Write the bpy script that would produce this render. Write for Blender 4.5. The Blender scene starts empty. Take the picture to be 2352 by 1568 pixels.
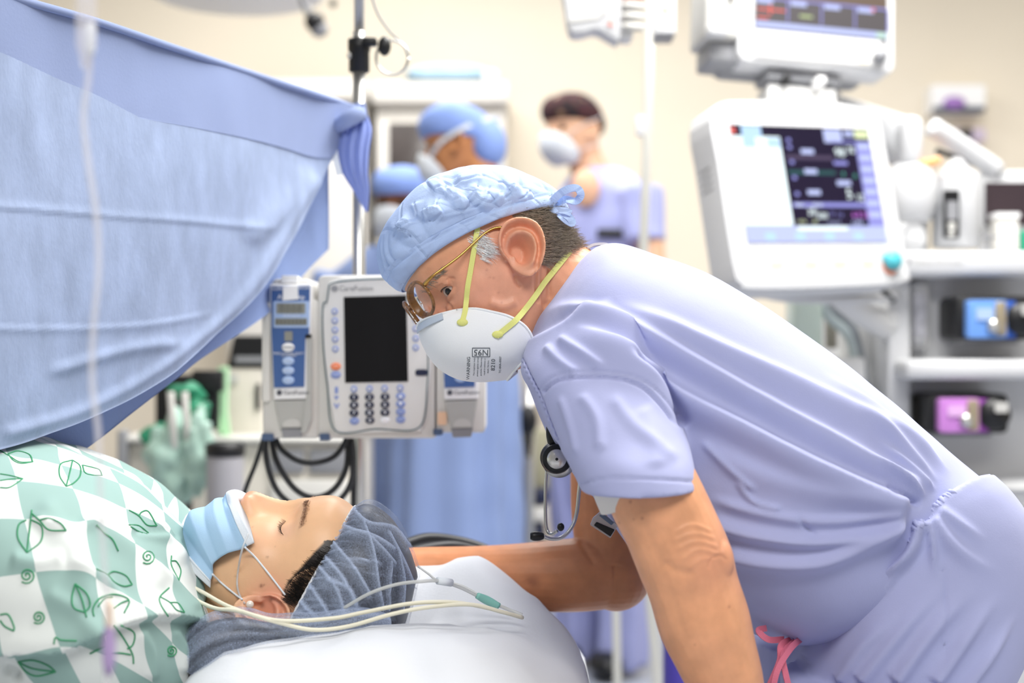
import bpy, bmesh, math, random
import numpy as np
from mathutils import Vector, Matrix, noise
from mathutils.bvhtree import BVHTree
random.seed(7); rng = np.random.default_rng(7)

# ------------------------------------------------------------------ camera, world, lights, exposure
scene = bpy.context.scene
COL = scene.collection
FPX = 2352 * 50.0 / 36.0          # focal length in pixels of the 2352 wide frame
CZ = 1.05                         # camera height
cam_d = bpy.data.cameras.new('camera'); cam = bpy.data.objects.new('camera', cam_d); COL.objects.link(cam)
cam_d.lens = 50; cam_d.sensor_width = 36; cam_d.clip_start = 0.05
cam.location = (0, 0, CZ); cam.rotation_euler = (math.pi / 2, 0, 0)
cam_d.dof.use_dof = True; cam_d.dof.focus_distance = 1.53; cam_d.dof.aperture_fstop = 2.8
scene.camera = cam
vs = scene.view_settings
vs.view_transform = 'Standard'; vs.look = 'None'; vs.gamma = 1; vs.use_curve_mapping = False; vs.exposure = 0.44
world = bpy.data.worlds.new('room_air'); scene.world = world; world.use_nodes = True
bg = world.node_tree.nodes['Background']; bg.inputs[0].default_value = (1.0, 0.99, 0.97, 1); bg.inputs[1].default_value = 0.22

def area_light(name, loc, size, sizey, energy, color=(1, 1, 1), rot=(0, 0, 0)):
    l = bpy.data.lights.new(name, 'AREA'); l.shape = 'RECTANGLE'; l.size = size; l.size_y = sizey; l.energy = energy; l.color = color
    o = bpy.data.objects.new(name, l); COL.objects.link(o); o.location = loc; o.rotation_euler = rot
    return o
area_light('ceiling_lamp_over_bed', (0.75, 2.2, 2.85), 1.5, 1.1, 78, (1, 0.985, 0.96))
area_light('wall_fill_over_machine', (1.8, 4.0, 2.9), 1.8, 1.2, 27, (1, 0.985, 0.96))  # unseen area light, added to brighten the machine and the wall behind it
area_light('wall_wash_over_staff', (-0.5, 4.35, 2.9), 1.8, 1.2, 50, (1, 0.985, 0.96))  # unseen area light, added as a wash for the back wall
area_light('fill_light_behind_camera', (0.2, -0.7, 2.85), 1.8, 1.2, 62, (1, 0.985, 0.96))  # unseen fill light, added to lift the sides facing the camera

# ------------------------------------------------------------------ helpers
def P(u, v, d):
    """pixel of the photograph + distance along the view axis -> point in the room (metres)"""
    return np.array([(u - 1176.0) / FPX * d, d, CZ - (v - 784.0) / FPX * d])
def PIX(V):
    V = np.asarray(V); return np.stack([1176 + V[:, 0] / V[:, 1] * FPX, 784 - (V[:, 2] - CZ) / V[:, 1] * FPX], 1)
def lin(h):
    h = h.lstrip('#'); c = [int(h[i:i + 2], 16) / 255 for i in (0, 2, 4)]
    return tuple(x / 12.92 if x <= 0.04045 else ((x + 0.055) / 1.055) ** 2.4 for x in c) + (1,)
MATS = {}
def mat(name, color, rough=0.6, metal=0.0, var=0.0, vscale=20, bump=0.0, bscale=200, sss=0.0, alpha=1.0, emit=None, estr=1.0,
        trans=0.0, ior=1.45, spec=0.5, attr=None, sheen=0.0, coat=0.0, stretch=None, backlit=0.0, crease=None, soft=None):
    if name in MATS: return MATS[name]
    m = bpy.data.materials.new(name); m.use_nodes = True; nt = m.node_tree; b = nt.nodes['Principled BSDF']
    c = lin(color) if isinstance(color, str) else tuple(color) + (1,)
    b.inputs['Base Color'].default_value = c; b.inputs['Roughness'].default_value = rough; b.inputs['Metallic'].default_value = metal
    b.inputs['Specular IOR Level'].default_value = spec; b.inputs['IOR'].default_value = ior
    tc = nt.nodes.new('ShaderNodeTexCoord')
    def tex(scale, detail=4):
        n = nt.nodes.new('ShaderNodeTexNoise'); n.inputs['Scale'].default_value = scale; n.inputs['Detail'].default_value = detail
        if stretch:
            mp = nt.nodes.new('ShaderNodeMapping'); mp.inputs['Scale'].default_value = stretch
            nt.links.new(tc.outputs['Object'], mp.inputs[0]); nt.links.new(mp.outputs[0], n.inputs['Vector'])
        else: nt.links.new(tc.outputs['Object'], n.inputs['Vector'])
        return n
    src = None
    if attr:
        a = nt.nodes.new('ShaderNodeVertexColor'); a.layer_name = attr; src = a.outputs[0]
    if var > 0:
        n = tex(vscale); r = nt.nodes.new('ShaderNodeMapRange'); r.inputs[1].default_value = 0.3; r.inputs[2].default_value = 0.7
        r.inputs[3].default_value = 1 - var; r.inputs[4].default_value = 1 + var
        nt.links.new(n.outputs[0], r.inputs[0])
        mx = nt.nodes.new('ShaderNodeMix'); mx.data_type = 'RGBA'; mx.blend_type = 'MULTIPLY'; mx.inputs[0].default_value = 1
        mx.inputs[6].default_value = c
        if src: nt.links.new(src, mx.inputs[6])
        nt.links.new(r.outputs[0], mx.inputs[7]); src = mx.outputs[2]
    if src: nt.links.new(src, b.inputs['Base Color'])
    if bump > 0:
        n = tex(bscale, 3); bp = nt.nodes.new('ShaderNodeBump'); bp.inputs['Strength'].default_value = bump; bp.inputs['Distance'].default_value = 0.002
        nt.links.new(n.outputs[0], bp.inputs['Height']); nt.links.new(bp.outputs[0], b.inputs['Normal'])
    last = bp if bump > 0 else None
    if crease:      # fine fold lines of crumpled paper cloth
        sc_, st_, wd_ = crease; n = tex(sc_ * .6, 2); vmul = nt.nodes.new('ShaderNodeVectorMath'); vmul.operation = 'MULTIPLY_ADD'; vmul.inputs[1].default_value = (.45 / sc_,) * 3
        nt.links.new(n.outputs['Color'], vmul.inputs[0]); nt.links.new(tc.outputs['Object'], vmul.inputs[2])
        vo = nt.nodes.new('ShaderNodeTexVoronoi'); vo.feature = 'DISTANCE_TO_EDGE'; vo.inputs['Scale'].default_value = sc_; nt.links.new(vmul.outputs[0], vo.inputs['Vector'])
        mr = nt.nodes.new('ShaderNodeMapRange'); mr.inputs[1].default_value = 0; mr.inputs[2].default_value = wd_; nt.links.new(vo.outputs[0], mr.inputs[0])
        b2 = nt.nodes.new('ShaderNodeBump'); b2.inputs['Strength'].default_value = st_; b2.inputs['Distance'].default_value = .002; nt.links.new(mr.outputs[0], b2.inputs['Height'])
        if last: nt.links.new(last.outputs[0], b2.inputs['Normal'])
        nt.links.new(b2.outputs[0], b.inputs['Normal']); last = b2
    if soft:        # shallow cloth rumples
        n = tex(soft[0], 5); b3 = nt.nodes.new('ShaderNodeBump'); b3.inputs['Strength'].default_value = soft[1]; b3.inputs['Distance'].default_value = .006; nt.links.new(n.outputs[0], b3.inputs['Height'])
        if last: nt.links.new(last.outputs[0], b3.inputs['Normal'])
        nt.links.new(b3.outputs[0], b.inputs['Normal'])
    if sss > 0:
        b.inputs['Subsurface Weight'].default_value = sss; b.inputs['Subsurface Radius'].default_value = (1, 0.35, 0.2); b.inputs['Subsurface Scale'].default_value = 0.008
    if trans > 0: b.inputs['Transmission Weight'].default_value = trans
    if alpha < 1: b.inputs['Alpha'].default_value = alpha
    if sheen > 0: b.inputs['Sheen Weight'].default_value = sheen
    if coat > 0: b.inputs['Coat Weight'].default_value = coat
    if emit:
        b.inputs['Emission Color'].default_value = lin(emit); b.inputs['Emission Strength'].default_value = estr
    if backlit > 0:   # thin cloth lets some light through
        t = nt.nodes.new('ShaderNodeBsdfTranslucent'); t.inputs[0].default_value = c
        if src: nt.links.new(src, t.inputs[0])
        ms = nt.nodes.new('ShaderNodeMixShader'); ms.inputs[0].default_value = backlit
        nt.links.new(b.outputs[0], ms.inputs[1]); nt.links.new(t.outputs[0], ms.inputs[2])
        nt.links.new(ms.outputs[0], nt.nodes['Material Output'].inputs[0])
    MATS[name] = m; return m

FLATN = {'head_strap', 'neck_strap', 'drawstring', 'tie', 'nose_clip', 'white_tab', 'mask_tie', 'cap_tie', 'undershirt_collar'}
def mesh_obj(name, V, F, m, parent=None, smooth=True, attr=None, uv=None):
    V = np.asarray(V, float); c = (V.min(0) + V.max(0)) / 2
    me = bpy.data.meshes.new(name); W = V - c
    if isinstance(F, np.ndarray):
        me.vertices.add(len(W)); me.vertices.foreach_set('co', W.astype(np.float32).ravel())
        k = F.shape[1]; me.loops.add(F.size); me.loops.foreach_set('vertex_index', F.astype(np.int32).ravel())
        me.polygons.add(len(F)); me.polygons.foreach_set('loop_start', np.arange(0, F.size, k, dtype=np.int32))
        me.update(calc_edges=True)
    else:
        me.from_pydata(W.tolist(), [], [list(f) for f in F])
    if m: me.materials.append(m)
    if name in FLATN: smooth = False
    if smooth: me.polygons.foreach_set('use_smooth', [True] * len(me.polygons))
    if attr is not None:
        a = me.color_attributes.new('tint', 'FLOAT_COLOR', 'POINT')
        a.data.foreach_set('color', np.concatenate([attr, np.ones((len(attr), 1))], 1).astype(np.float32).ravel())
    if uv is not None:
        l = me.uv_layers.new(name='UVMap'); idx = np.zeros(len(me.loops), np.int32); me.loops.foreach_get('vertex_index', idx)
        l.data.foreach_set('uv', uv[idx].astype(np.float32).ravel())
    me.update()
    o = bpy.data.objects.new(name, me); COL.objects.link(o)
    put(o, c, parent); return o
def put(o, c, parent):
    if parent is None: o.location = c
    else:
        o.parent = parent; o.location = Vector(c) - world_loc(parent)
def world_loc(o):
    l = Vector(o.location)
    while o.parent: o = o.parent; l = l + Vector(o.location)
    return l
def thing(name, label, cat, loc, group=None):
    o = bpy.data.objects.new(name, None); COL.objects.link(o); o.empty_display_size = 0.05
    o.location = Vector(loc); tag(o, label, cat, group); return o
def tag(o, label=None, cat=None, group=None, kind=None):
    if label: o['label'] = label
    if cat: o['category'] = cat
    if group: o['group'] = group
    if kind: o['kind'] = kind
    return o

def crv(pts, n, closed=False):
    """Catmull-Rom through pts (any dimension), n samples, uniform per segment"""
    p = np.asarray(pts, float); k = len(p)
    if closed: t = np.linspace(0, k, n, endpoint=False)
    else: t = np.linspace(0, k - 1, n)
    i = np.floor(t).astype(int)
    if not closed: i = np.minimum(i, k - 2)
    f = (t - i)[:, None]
    if closed: g = lambda j: p[(i + j) % k]
    else:
        q = np.vstack([2 * p[0] - p[1], p, 2 * p[-1] - p[-2]]); g = lambda j: q[i + 1 + j]
    a, b, c, d = g(-1), g(0), g(1), g(2)
    return 0.5 * (2 * b + (c - a) * f + (2 * a - 5 * b + 4 * c - d) * f ** 2 + (3 * b - a - 3 * c + d) * f ** 3)
def gridF(nr, nc, closed=True, flip=False):
    F = []
    r = np.arange(nr - 1)[:, None]; c = np.arange(nc if closed else nc - 1)[None]
    c2 = (c + 1) % nc
    F = np.stack([r * nc + c, r * nc + c2, (r + 1) * nc + c2, (r + 1) * nc + c], -1).reshape(-1, 4)
    return F[:, ::-1] if flip else F
def loft(R, cap=True):
    """R [nr,nc,3] closed rings -> V, F list"""
    nr, nc, _ = R.shape; V = R.reshape(-1, 3); F = gridF(nr, nc).tolist()
    if cap:
        V = np.vstack([V, R[0].mean(0), R[-1].mean(0)]); a = nr * nc
        for j in range(nc):
            k = (j + 1) % nc
            F.append([k, j, a]); F.append([(nr - 1) * nc + j, (nr - 1) * nc + k, a + 1])
    return V, F
def frames(p):
    t = np.gradient(p, axis=0); t /= np.linalg.norm(t, axis=1)[:, None] + 1e-12
    n = np.zeros_like(p); a = np.array([0, 1.0, 0]); 
    if abs(t[0] @ a) > 0.9: a = np.array([1.0, 0, 0])
    n[0] = np.cross(t[0], a); n[0] /= np.linalg.norm(n[0])
    for i in range(1, len(p)):
        v = n[i - 1] - t[i] * (n[i - 1] @ t[i]); n[i] = v / (np.linalg.norm(v) + 1e-12)
    return t, n, np.cross(t, n)
def tube(pts, rad, n=10, m=40, flat=1.0, cap=True, spline=True):
    pts = np.asarray(pts, float); rad = np.full(len(pts), rad) if np.isscalar(rad) else np.asarray(rad, float)
    if spline and len(pts) > 2:
        q = crv(np.c_[pts, rad], m); p, r = q[:, :3], q[:, 3]
    else: p, r = pts, rad
    t, a, b = frames(p); th = np.linspace(0, 2 * np.pi, n, endpoint=False)
    R = p[:, None] + r[:, None, None] * (a[:, None] * np.cos(th)[None, :, None] + b[:, None] * np.sin(th)[None, :, None] * flat)
    return loft(R, cap)
def ribbon(pts, w, up, m=30, thick=0.0006):
    """flat strap: width w along 'side', thin along the other"""
    p = crv(pts, m); t = np.gradient(p, axis=0); t /= np.linalg.norm(t, axis=1)[:, None]
    up = np.broadcast_to(np.asarray(up, float), p.shape); s = np.cross(t, up); s /= np.linalg.norm(s, axis=1)[:, None] + 1e-9
    nn = np.cross(s, t); w = np.broadcast_to(np.asarray(w, float), (m,))[:, None]
    R = np.stack([p + s * w / 2 + nn * thick / 2, p + s * w / 2 - nn * thick / 2, p - s * w / 2 - nn * thick / 2, p - s * w / 2 + nn * thick / 2], 1)
    return loft(R)
def ellipsoid(c, r, n=24, m=16, axes=None):
    th = np.linspace(0, 2 * np.pi, n, endpoint=False); ph = np.linspace(0.02, np.pi - 0.02, m)
    D = np.stack([np.sin(ph)[:, None] * np.cos(th), np.sin(ph)[:, None] * np.sin(th), np.repeat(np.cos(ph)[:, None], n, 1)], -1) * np.asarray(r, float)
    if axes is not None: D = D @ np.asarray(axes, float)
    return loft(D + np.asarray(c, float))
def lathe(prof, c, axis='z', n=32, M=None):
    """prof [(r,h)...]"""
    th = np.linspace(0, 2 * np.pi, n, endpoint=False)
    R = np.array([[(r * math.cos(t), r * math.sin(t), h) for t in th] for r, h in prof])
    if axis == 'y': R = R[..., [0, 2, 1]] * np.array([1, 1, 1])
    if axis == 'x': R = R[..., [2, 1, 0]]
    if M is not None: R = R @ np.asarray(M, float)
    return loft(R + np.asarray(c, float))
def join(*vf):
    V, F, k = [], [], 0
    for v, f in vf:
        V.append(np.asarray(v)); F += [[i + k for i in q] for q in (f.tolist() if isinstance(f, np.ndarray) else f)]; k += len(v)
    return np.vstack(V), F
def prism(poly, y0, y1, bev=0.0, seg=2, M=None):
    """closed polygon [(x,z)] extruded along y, front edges bevelled by bmesh; returns V,F"""
    bm = bmesh.new(); vs_ = [bm.verts.new((x, y0, z)) for x, z in poly]; f = bm.faces.new(vs_)
    r = bmesh.ops.extrude_face_region(bm, geom=[f]); bmesh.ops.translate(bm, verts=[e for e in r['geom'] if isinstance(e, bmesh.types.BMVert)], vec=(0, y1 - y0, 0))
    bmesh.ops.recalc_face_normals(bm, faces=bm.faces)
    if bev > 0: bmesh.ops.bevel(bm, geom=list(bm.edges), offset=bev, segments=seg, affect='EDGES', profile=0.5, clamp_overlap=True)
    bm.verts.index_update(); V = np.array([v.co[:] for v in bm.verts]); F = [[v.index for v in q.verts] for q in bm.faces]; bm.free()
    if M is not None: V = V @ M[:3, :3].T + M[:3, 3]
    return V, F
def box(c, s, bev=0.0, M=None, seg=2):
    x, y, z = c; a, b, h = s[0] / 2, s[1] / 2, s[2] / 2
    return prism([(x - a, z - h), (x + a, z - h), (x + a, z + h), (x - a, z + h)], y - b, y + b, bev, seg, M)
def pxpoly(pts, d):
    return [(P(u, v, d)[0], P(u, v, d)[2]) for u, v in pts]
def rrect(u0, v0, u1, v1, r, k=4):
    o = []
    for cx, cy, a0 in ((u1 - r, v0 + r, -90), (u1 - r, v1 - r, 0), (u0 + r, v1 - r, 90), (u0 + r, v0 + r, 180)):
        for i in range(k + 1):
            a = math.radians(a0 + 90 * i / k); o.append((cx + r * math.cos(a), cy + r * math.sin(a)))
    return o
def ell(cu, cv, a, b, k=20):
    return [(cu + a * math.cos(t), cv + b * math.sin(t)) for t in np.linspace(0, 2 * np.pi, k, endpoint=False)]
def slab(name, pts, d, y0, y1, m, parent=None, bev=0.0, smooth=False, seg=2):
    """outline in photo pixels read at distance d, real thickness y0..y1"""
    V, F = prism(pxpoly(pts, d), y0, y1, bev, seg); return mesh_obj(name, V, F, m, parent, smooth)
def remesh(pieces, vox, smooth=4, fac=0.5):
    V, F = join(*pieces); o = mesh_obj('tmp', V, F, None, None, False); off = np.array(o.location)
    md = o.modifiers.new('r', 'REMESH'); md.mode = 'VOXEL'; md.voxel_size = vox; md.use_smooth_shade = True
    if smooth: s = o.modifiers.new('s', 'SMOOTH'); s.iterations = smooth; s.factor = fac
    dg = bpy.context.evaluated_depsgraph_get(); me = bpy.data.meshes.new_from_object(o.evaluated_get(dg))
    n = len(me.vertices); co = np.zeros(n * 3, np.float32); me.vertices.foreach_get('co', co); co = co.reshape(-1, 3) + off
    fl = np.zeros(len(me.loops), np.int32); me.loops.foreach_get('vertex_index', fl)
    F = fl.reshape(-1, 4); nm = np.zeros(n * 3, np.float32); me.vertices.foreach_get('normal', nm)
    bpy.data.objects.remove(o); bpy.data.meshes.remove(me)
    return co.astype(float), F, nm.reshape(-1, 3).astype(float)
def vnormals(V, F):
    F = np.asarray(F); a = np.cross(V[F[:, 2]] - V[F[:, 0]], V[F[:, 3]] - V[F[:, 1]]); N = np.zeros_like(V)
    for k in range(4): np.add.at(N, F[:, k], a)
    return N / (np.linalg.norm(N, axis=1)[:, None] + 1e-12)
def seg_dist(Q, poly):
    """signed distance of 2-D points to a polyline and fraction along it"""
    poly = np.asarray(poly, float); best = np.full(len(Q), 1e9); sg = np.zeros(len(Q)); fr = np.zeros(len(Q))
    L = np.r_[0, np.cumsum(np.linalg.norm(np.diff(poly, axis=0), axis=1))]
    for i in range(len(poly) - 1):
        a, b = poly[i], poly[i + 1]; e = b - a; l2 = e @ e
        t = np.clip(((Q - a) @ e) / l2, 0, 1); dv = Q - a - t[:, None] * e; d = np.hypot(dv[:, 0], dv[:, 1])
        m = d < best; best[m] = d[m]; sg[m] = np.sign(e[0] * dv[m, 1] - e[1] * dv[m, 0]); fr[m] = (L[i] + t[m] * math.sqrt(l2)) / L[-1]
    return best * np.where(sg == 0, 1, sg), fr
def folds(V, N, defs, facing=0.15):
    """cloth folds: polylines (traced, then living on the near side of the cloth) raise the surface along its normal"""
    view = V - np.array([0, 0, CZ]); view /= np.linalg.norm(view, axis=1)[:, None]
    face = np.clip((-(N * view).sum(1) + facing) / 0.3, 0, 1); Q = PIX(V); D = np.zeros(len(V))
    for pts, w1, w2, amp, *rest in defs:
        pl = crv(pts, 24) if len(pts) > 2 else np.asarray(pts, float)
        lo, hi = pl.min(0) - 4 * max(w1, w2), pl.max(0) + 4 * max(w1, w2)
        m = (Q[:, 0] > lo[0]) & (Q[:, 0] < hi[0]) & (Q[:, 1] > lo[1]) & (Q[:, 1] < hi[1]) & (face > 0)
        if not m.any(): continue
        d, f = seg_dist(Q[m], pl); w = np.where(d > 0, w2, w1)
        e0, e1 = rest if rest else (0.15, 0.15)
        env = np.clip(f / max(e0, 1e-3), 0, 1) * np.clip((1 - f) / max(e1, 1e-3), 0, 1); env = env * env * (3 - 2 * env)
        D[m] += amp * np.exp(-(d / w) ** 2) * env
    return V + N * (D * face)[:, None]
def nz(V, s, seed=0.0, octv=1):
    o = np.empty(len(V))
    for i, p in enumerate(V):
        q = Vector((p[0] * s + seed, p[1] * s - seed, p[2] * s + 2 * seed)); o[i] = noise.noise(q) if octv == 1 else noise.fractal(q, 1.0, 2.0, octv)
    return o
def axes(F, U):
    F = np.asarray(F, float); F /= np.linalg.norm(F); U = np.asarray(U, float); U = U - F * (U @ F); U /= np.linalg.norm(U)
    return np.stack([F, np.cross(U, F), U])       # rows: forward, left, up
def L2W(A, C, V): return np.asarray(V, float) @ A + np.asarray(C, float)
def hook_text(name, s, size, M, m, parent=None, align='CENTER', extr=0.0002, target=None, ray=None):
    """real lettering: font curve -> mesh, placed by 4x4 M (text in its local xy); optionally laid onto a surface"""
    cu = bpy.data.curves.new('t', 'FONT'); cu.body = s; cu.size = size; cu.align_x = align; cu.align_y = 'CENTER'; cu.extrude = extr; cu.resolution_u = 2
    o = bpy.data.objects.new('t', cu); COL.objects.link(o); dg = bpy.context.evaluated_depsgraph_get()
    me = bpy.data.meshes.new_from_object(o.evaluated_get(dg)); V = np.array([v.co[:] for v in me.vertices]); F = [list(p.vertices) for p in me.polygons]
    bpy.data.objects.remove(o); bpy.data.meshes.remove(me); bpy.data.curves.remove(cu)
    V = V @ np.asarray(M)[:3, :3].T + np.asarray(M)[:3, 3]
    if target is not None:
        for i, p in enumerate(V):
            hit = target.ray_cast(Vector(p - np.asarray(ray) * 0.05), Vector(ray))
            if hit[0] is not None: V[i] = np.array(hit[0]) - np.asarray(ray) * 0.0006
    return mesh_obj(name, V, F, m, parent, False)
def txt(name, s, u, v, hpx, d, y, m, parent, align='CENTER'):
    """upright lettering facing the camera side of a device"""
    p = P(u, v, d); M = np.eye(4); M[:3, 0] = (1, 0, 0); M[:3, 1] = (0, 0, 1); M[:3, 2] = (0, -1, 0); M[:3, 3] = (p[0], y, p[2])
    return hook_text(name, s, hpx * d / FPX * 1.4, M, m, parent, align)
# ------------------------------------------------------------------ the room
m_wall = mat('wall_paint', '#e4dac8', 0.85, var=0.03, vscale=1.5)
m_floor = mat('floor_vinyl', '#aab0bd', 0.45, var=0.05, vscale=6)
m_white = mat('white_plastic', '#eeeeee', 0.45, var=0.015, vscale=4)
m_offw = mat('off_white_plastic', '#dedcd6', 0.5, var=0.02, vscale=5)
m_grey = mat('light_grey_plastic', '#c3c2be', 0.5, var=0.02, vscale=6)
m_dgrey = mat('mid_grey_plastic', '#8f9094', 0.5, var=0.03, vscale=6)
m_black = mat('black_plastic', '#141416', 0.4, var=0.05, vscale=8)
m_steel = mat('brushed_steel', '#c9c8c4', 0.28, 0.9, var=0.03, vscale=30)
m_trim = mat('white_trim', '#e9e7e2', 0.6, var=0.02, vscale=3)
def struct(name, V, F, m): return tag(mesh_obj(name, V, F, m, None, False), kind='structure')
struct('floor', *box((0, 2.4, -0.05), (7.4, 7.0, 0.1)), m_floor)
struct('wall_back', *box((0, 5.85, 1.55), (7.4, 0.1, 3.1)), m_wall)
struct('wall_left', *box((-3.65, 2.4, 1.55), (0.1, 7.0, 3.1)), m_wall)
struct('wall_right', *box((3.65, 2.4, 1.55), (0.1, 7.0, 3.1)), m_wall)
struct('baseboard_back', *box((0, 5.79, 0.06), (7.2, 0.02, 0.12)), m_dgrey)

# ------------------------------------------------------------------ people: shared anatomy
HEAD_M = dict(
  F=[(-.108,.045),(-.100,.066),(-.085,.080),(-.06,.085),(-.035,.088),(-.02,.090),(0,.089),(.018,.090),(.036,.097),(.05,.097),(.07,.089),(.09,.066),(.1,.04),(.107,0)],
  B=[(-.108,.040),(-.098,.03),(-.08,-.01),(-.06,-.045),(-.04,-.066),(-.02,-.08),(0,-.092),(.03,-.098),(.06,-.09),(.085,-.066),(.1,-.03),(.107,-.005)],
  W=[(-.108,.014),(-.1,.032),(-.085,.047),(-.06,.060),(-.035,.067),(0,.072),(.03,.075),(.06,.072),(.085,.055),(.1,.032),(.107,.004)], nose=.024, tip=-.026, dz=-.011, np=[0, .6, .98, 1, .68, .25, .12, 0])
HEAD_F = dict(
  F=[(-.108,.058),(-.100,.074),(-.085,.085),(-.06,.086),(-.035,.087),(-.02,.088),(0,.086),(.018,.088),(.034,.095),(.05,.099),(.07,.094),(.09,.073),(.1,.045),(.107,0)],
  B=[(-.108,.045),(-.095,.022),(-.08,-.015),(-.06,-.045),(-.04,-.06),(-.02,-.075),(0,-.088),(.03,-.096),(.06,-.09),(.085,-.066),(.1,-.03),(.107,-.005)],
  W=[(-.108,.012),(-.1,.028),(-.085,.042),(-.06,.056),(-.035,.063),(0,.069),(.03,.073),(.06,.071),(.085,.055),(.1,.032),(.107,.004)], nose=.025, tip=-.028, dz=0, ala=.012, np=[0, .6, .98, 1, .76, .50, .36, 0])
def head_mesh(p, nr=110, nc=128, closed_eyes=False):
    zf = np.cos(np.linspace(np.pi, 0, nr)) * .1075
    g = lambda k: np.interp(zf, *zip(*crv(np.array(p[k]), 200)[np.argsort(crv(np.array(p[k]), 200)[:, 0])]))
    F, B, W = g('F'), g('B'), g('W'); th = np.linspace(0, 2 * np.pi, nc, endpoint=False)
    c, s = np.cos(th), np.sin(th); e = 2 / 2.25
    cx = np.sign(c) * np.abs(c) ** e; sy = np.sign(s) * np.abs(s) ** e
    xc, a = (F + B) / 2, (F - B) / 2
    X = xc[:, None] + a[:, None] * cx; Y = W[:, None] * sy; Z = np.repeat(zf[:, None], nc, 1)
    fr = np.clip(cx, 0, 1)[None]
    Y = Y * (1 - 0.10 * fr * np.clip((0.02 - zf[:, None]) / .1, 0, 1))
    ay = np.abs(Y); G = lambda t: np.exp(-t * t)
    t0 = p['tip']
    prof = np.interp(zf, [t0 - .016, t0 - .011, t0 - .003, t0 + .004, t0 + .02, t0 + .038, t0 + .052, t0 + .068], p['np'])[:, None] * p['nose']
    wid = np.interp(zf, [t0 - .012, t0, t0 + .02, t0 + .05], [.015, .013, .0095, .008])[:, None]
    X = X + fr * (prof * G(Y / wid) + p.get('ala', .006) * G((ay - .0135) / .0062) * G((Z - t0 + .001) / .0085))
    X = X - fr * .013 * G((ay - .032) / .017) * G((Z - .014 - p['dz']) / .012)
    X = X + fr * (.004 * G((ay - .030) / .022) * G((Z - .035 - p['dz']) / .008) + .008 * G((ay - .034) / .012) * G((Z - .014) / (.0085)) * (1 if closed_eyes else 0.0))
    Y = Y + np.sign(Y) * .004 * G((X - .055) / .02) * G((Z + .012) / .014) * (ay > .03)
    if closed_eyes: X = X - fr * .0022 * G((ay - .034) / .013) * G((Z - .0085 - .004 * ((ay - .034) / .012) ** 2) / .0012)
    return loft(np.stack([X, Y, Z], -1))
def ear_mesh(side, c=(0, .070, -.004), scale=1.0, tilt=8):
    nr, nc = 30, 72; ph = np.linspace(0, 2 * np.pi, nc, endpoint=False); r = np.linspace(0.02, 1, nr)
    Rr = crv([[.014], [.0235], [.035], [.034], [.025], [.0225], [.027], [.018]], nc, True)[:, 0]
    G = lambda t: np.exp(-t * t); d = np.degrees(ph)
    win = lambda a, b: 1 / (1 + np.exp(-(d - a) / 10)) / (1 + np.exp((d - b) / 10))
    rr, pp = np.meshgrid(r, ph, indexing='ij'); hel = (win(15, 245) + 0.0)[None]; ant = win(75, 270)[None]; lobe = win(240, 310)[None]
    post = (0.5 - 0.5 * np.cos(pp))
    H = .004 + .017 * post * rr + .0055 * hel * G((rr - .93) / .09) - .004 * hel * G((rr - .78) / .08) + .0085 * ant * G((rr - .57) / .11) \
        - .018 * G(rr / .40) + .006 * G((rr - .45) / .2) * win(325, 400)[None] + .006 * G((rr - .45) / .2) * G(pp / .35) + .004 * lobe * G((rr - .6) / .4)
    px = rr * Rr[None] * np.cos(pp); pz = rr * Rr[None] * np.sin(pp)
    Hb = np.where(rr > .75, H - .0045 - .002 * hel, -.012 + .0 * H) - .004 * (1 - rr)
    front = np.stack([px, H, pz], -1); back = np.stack([px * .985, np.minimum(Hb, H - .003), pz * .985], -1)[::-1]
    R = np.concatenate([front, back], 0) * scale
    a = math.radians(tilt); x, z = R[..., 0].copy(), R[..., 2].copy()
    R[..., 0] = x * math.cos(a) - z * math.sin(a); R[..., 2] = x * math.sin(a) + z * math.cos(a)
    R[..., 1] *= side; R = R + np.array([c[0] , c[1] * side, c[2]])
    V, F = loft(R); 
    return (V, F) if side < 0 else (V, [f[::-1] for f in F])
def capsule(p0, p1, r0, r1, n=20, m=10):
    """tapering limb piece with rounded ends"""
    p0, p1 = np.asarray(p0, float), np.asarray(p1, float); d = p1 - p0; L = np.linalg.norm(d); d /= L
    pts, rad = [], []
    for t in np.linspace(-np.pi / 2 + .1, 0, m): pts.append(p0 + d * r0 * math.sin(t)); rad.append(r0 * math.cos(t))
    for t in np.linspace(0, np.pi / 2 - .1, m): pts.append(p1 + d * r1 * math.sin(t)); rad.append(r1 * math.cos(t))
    return tube(pts, rad, n, spline=False)
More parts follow.
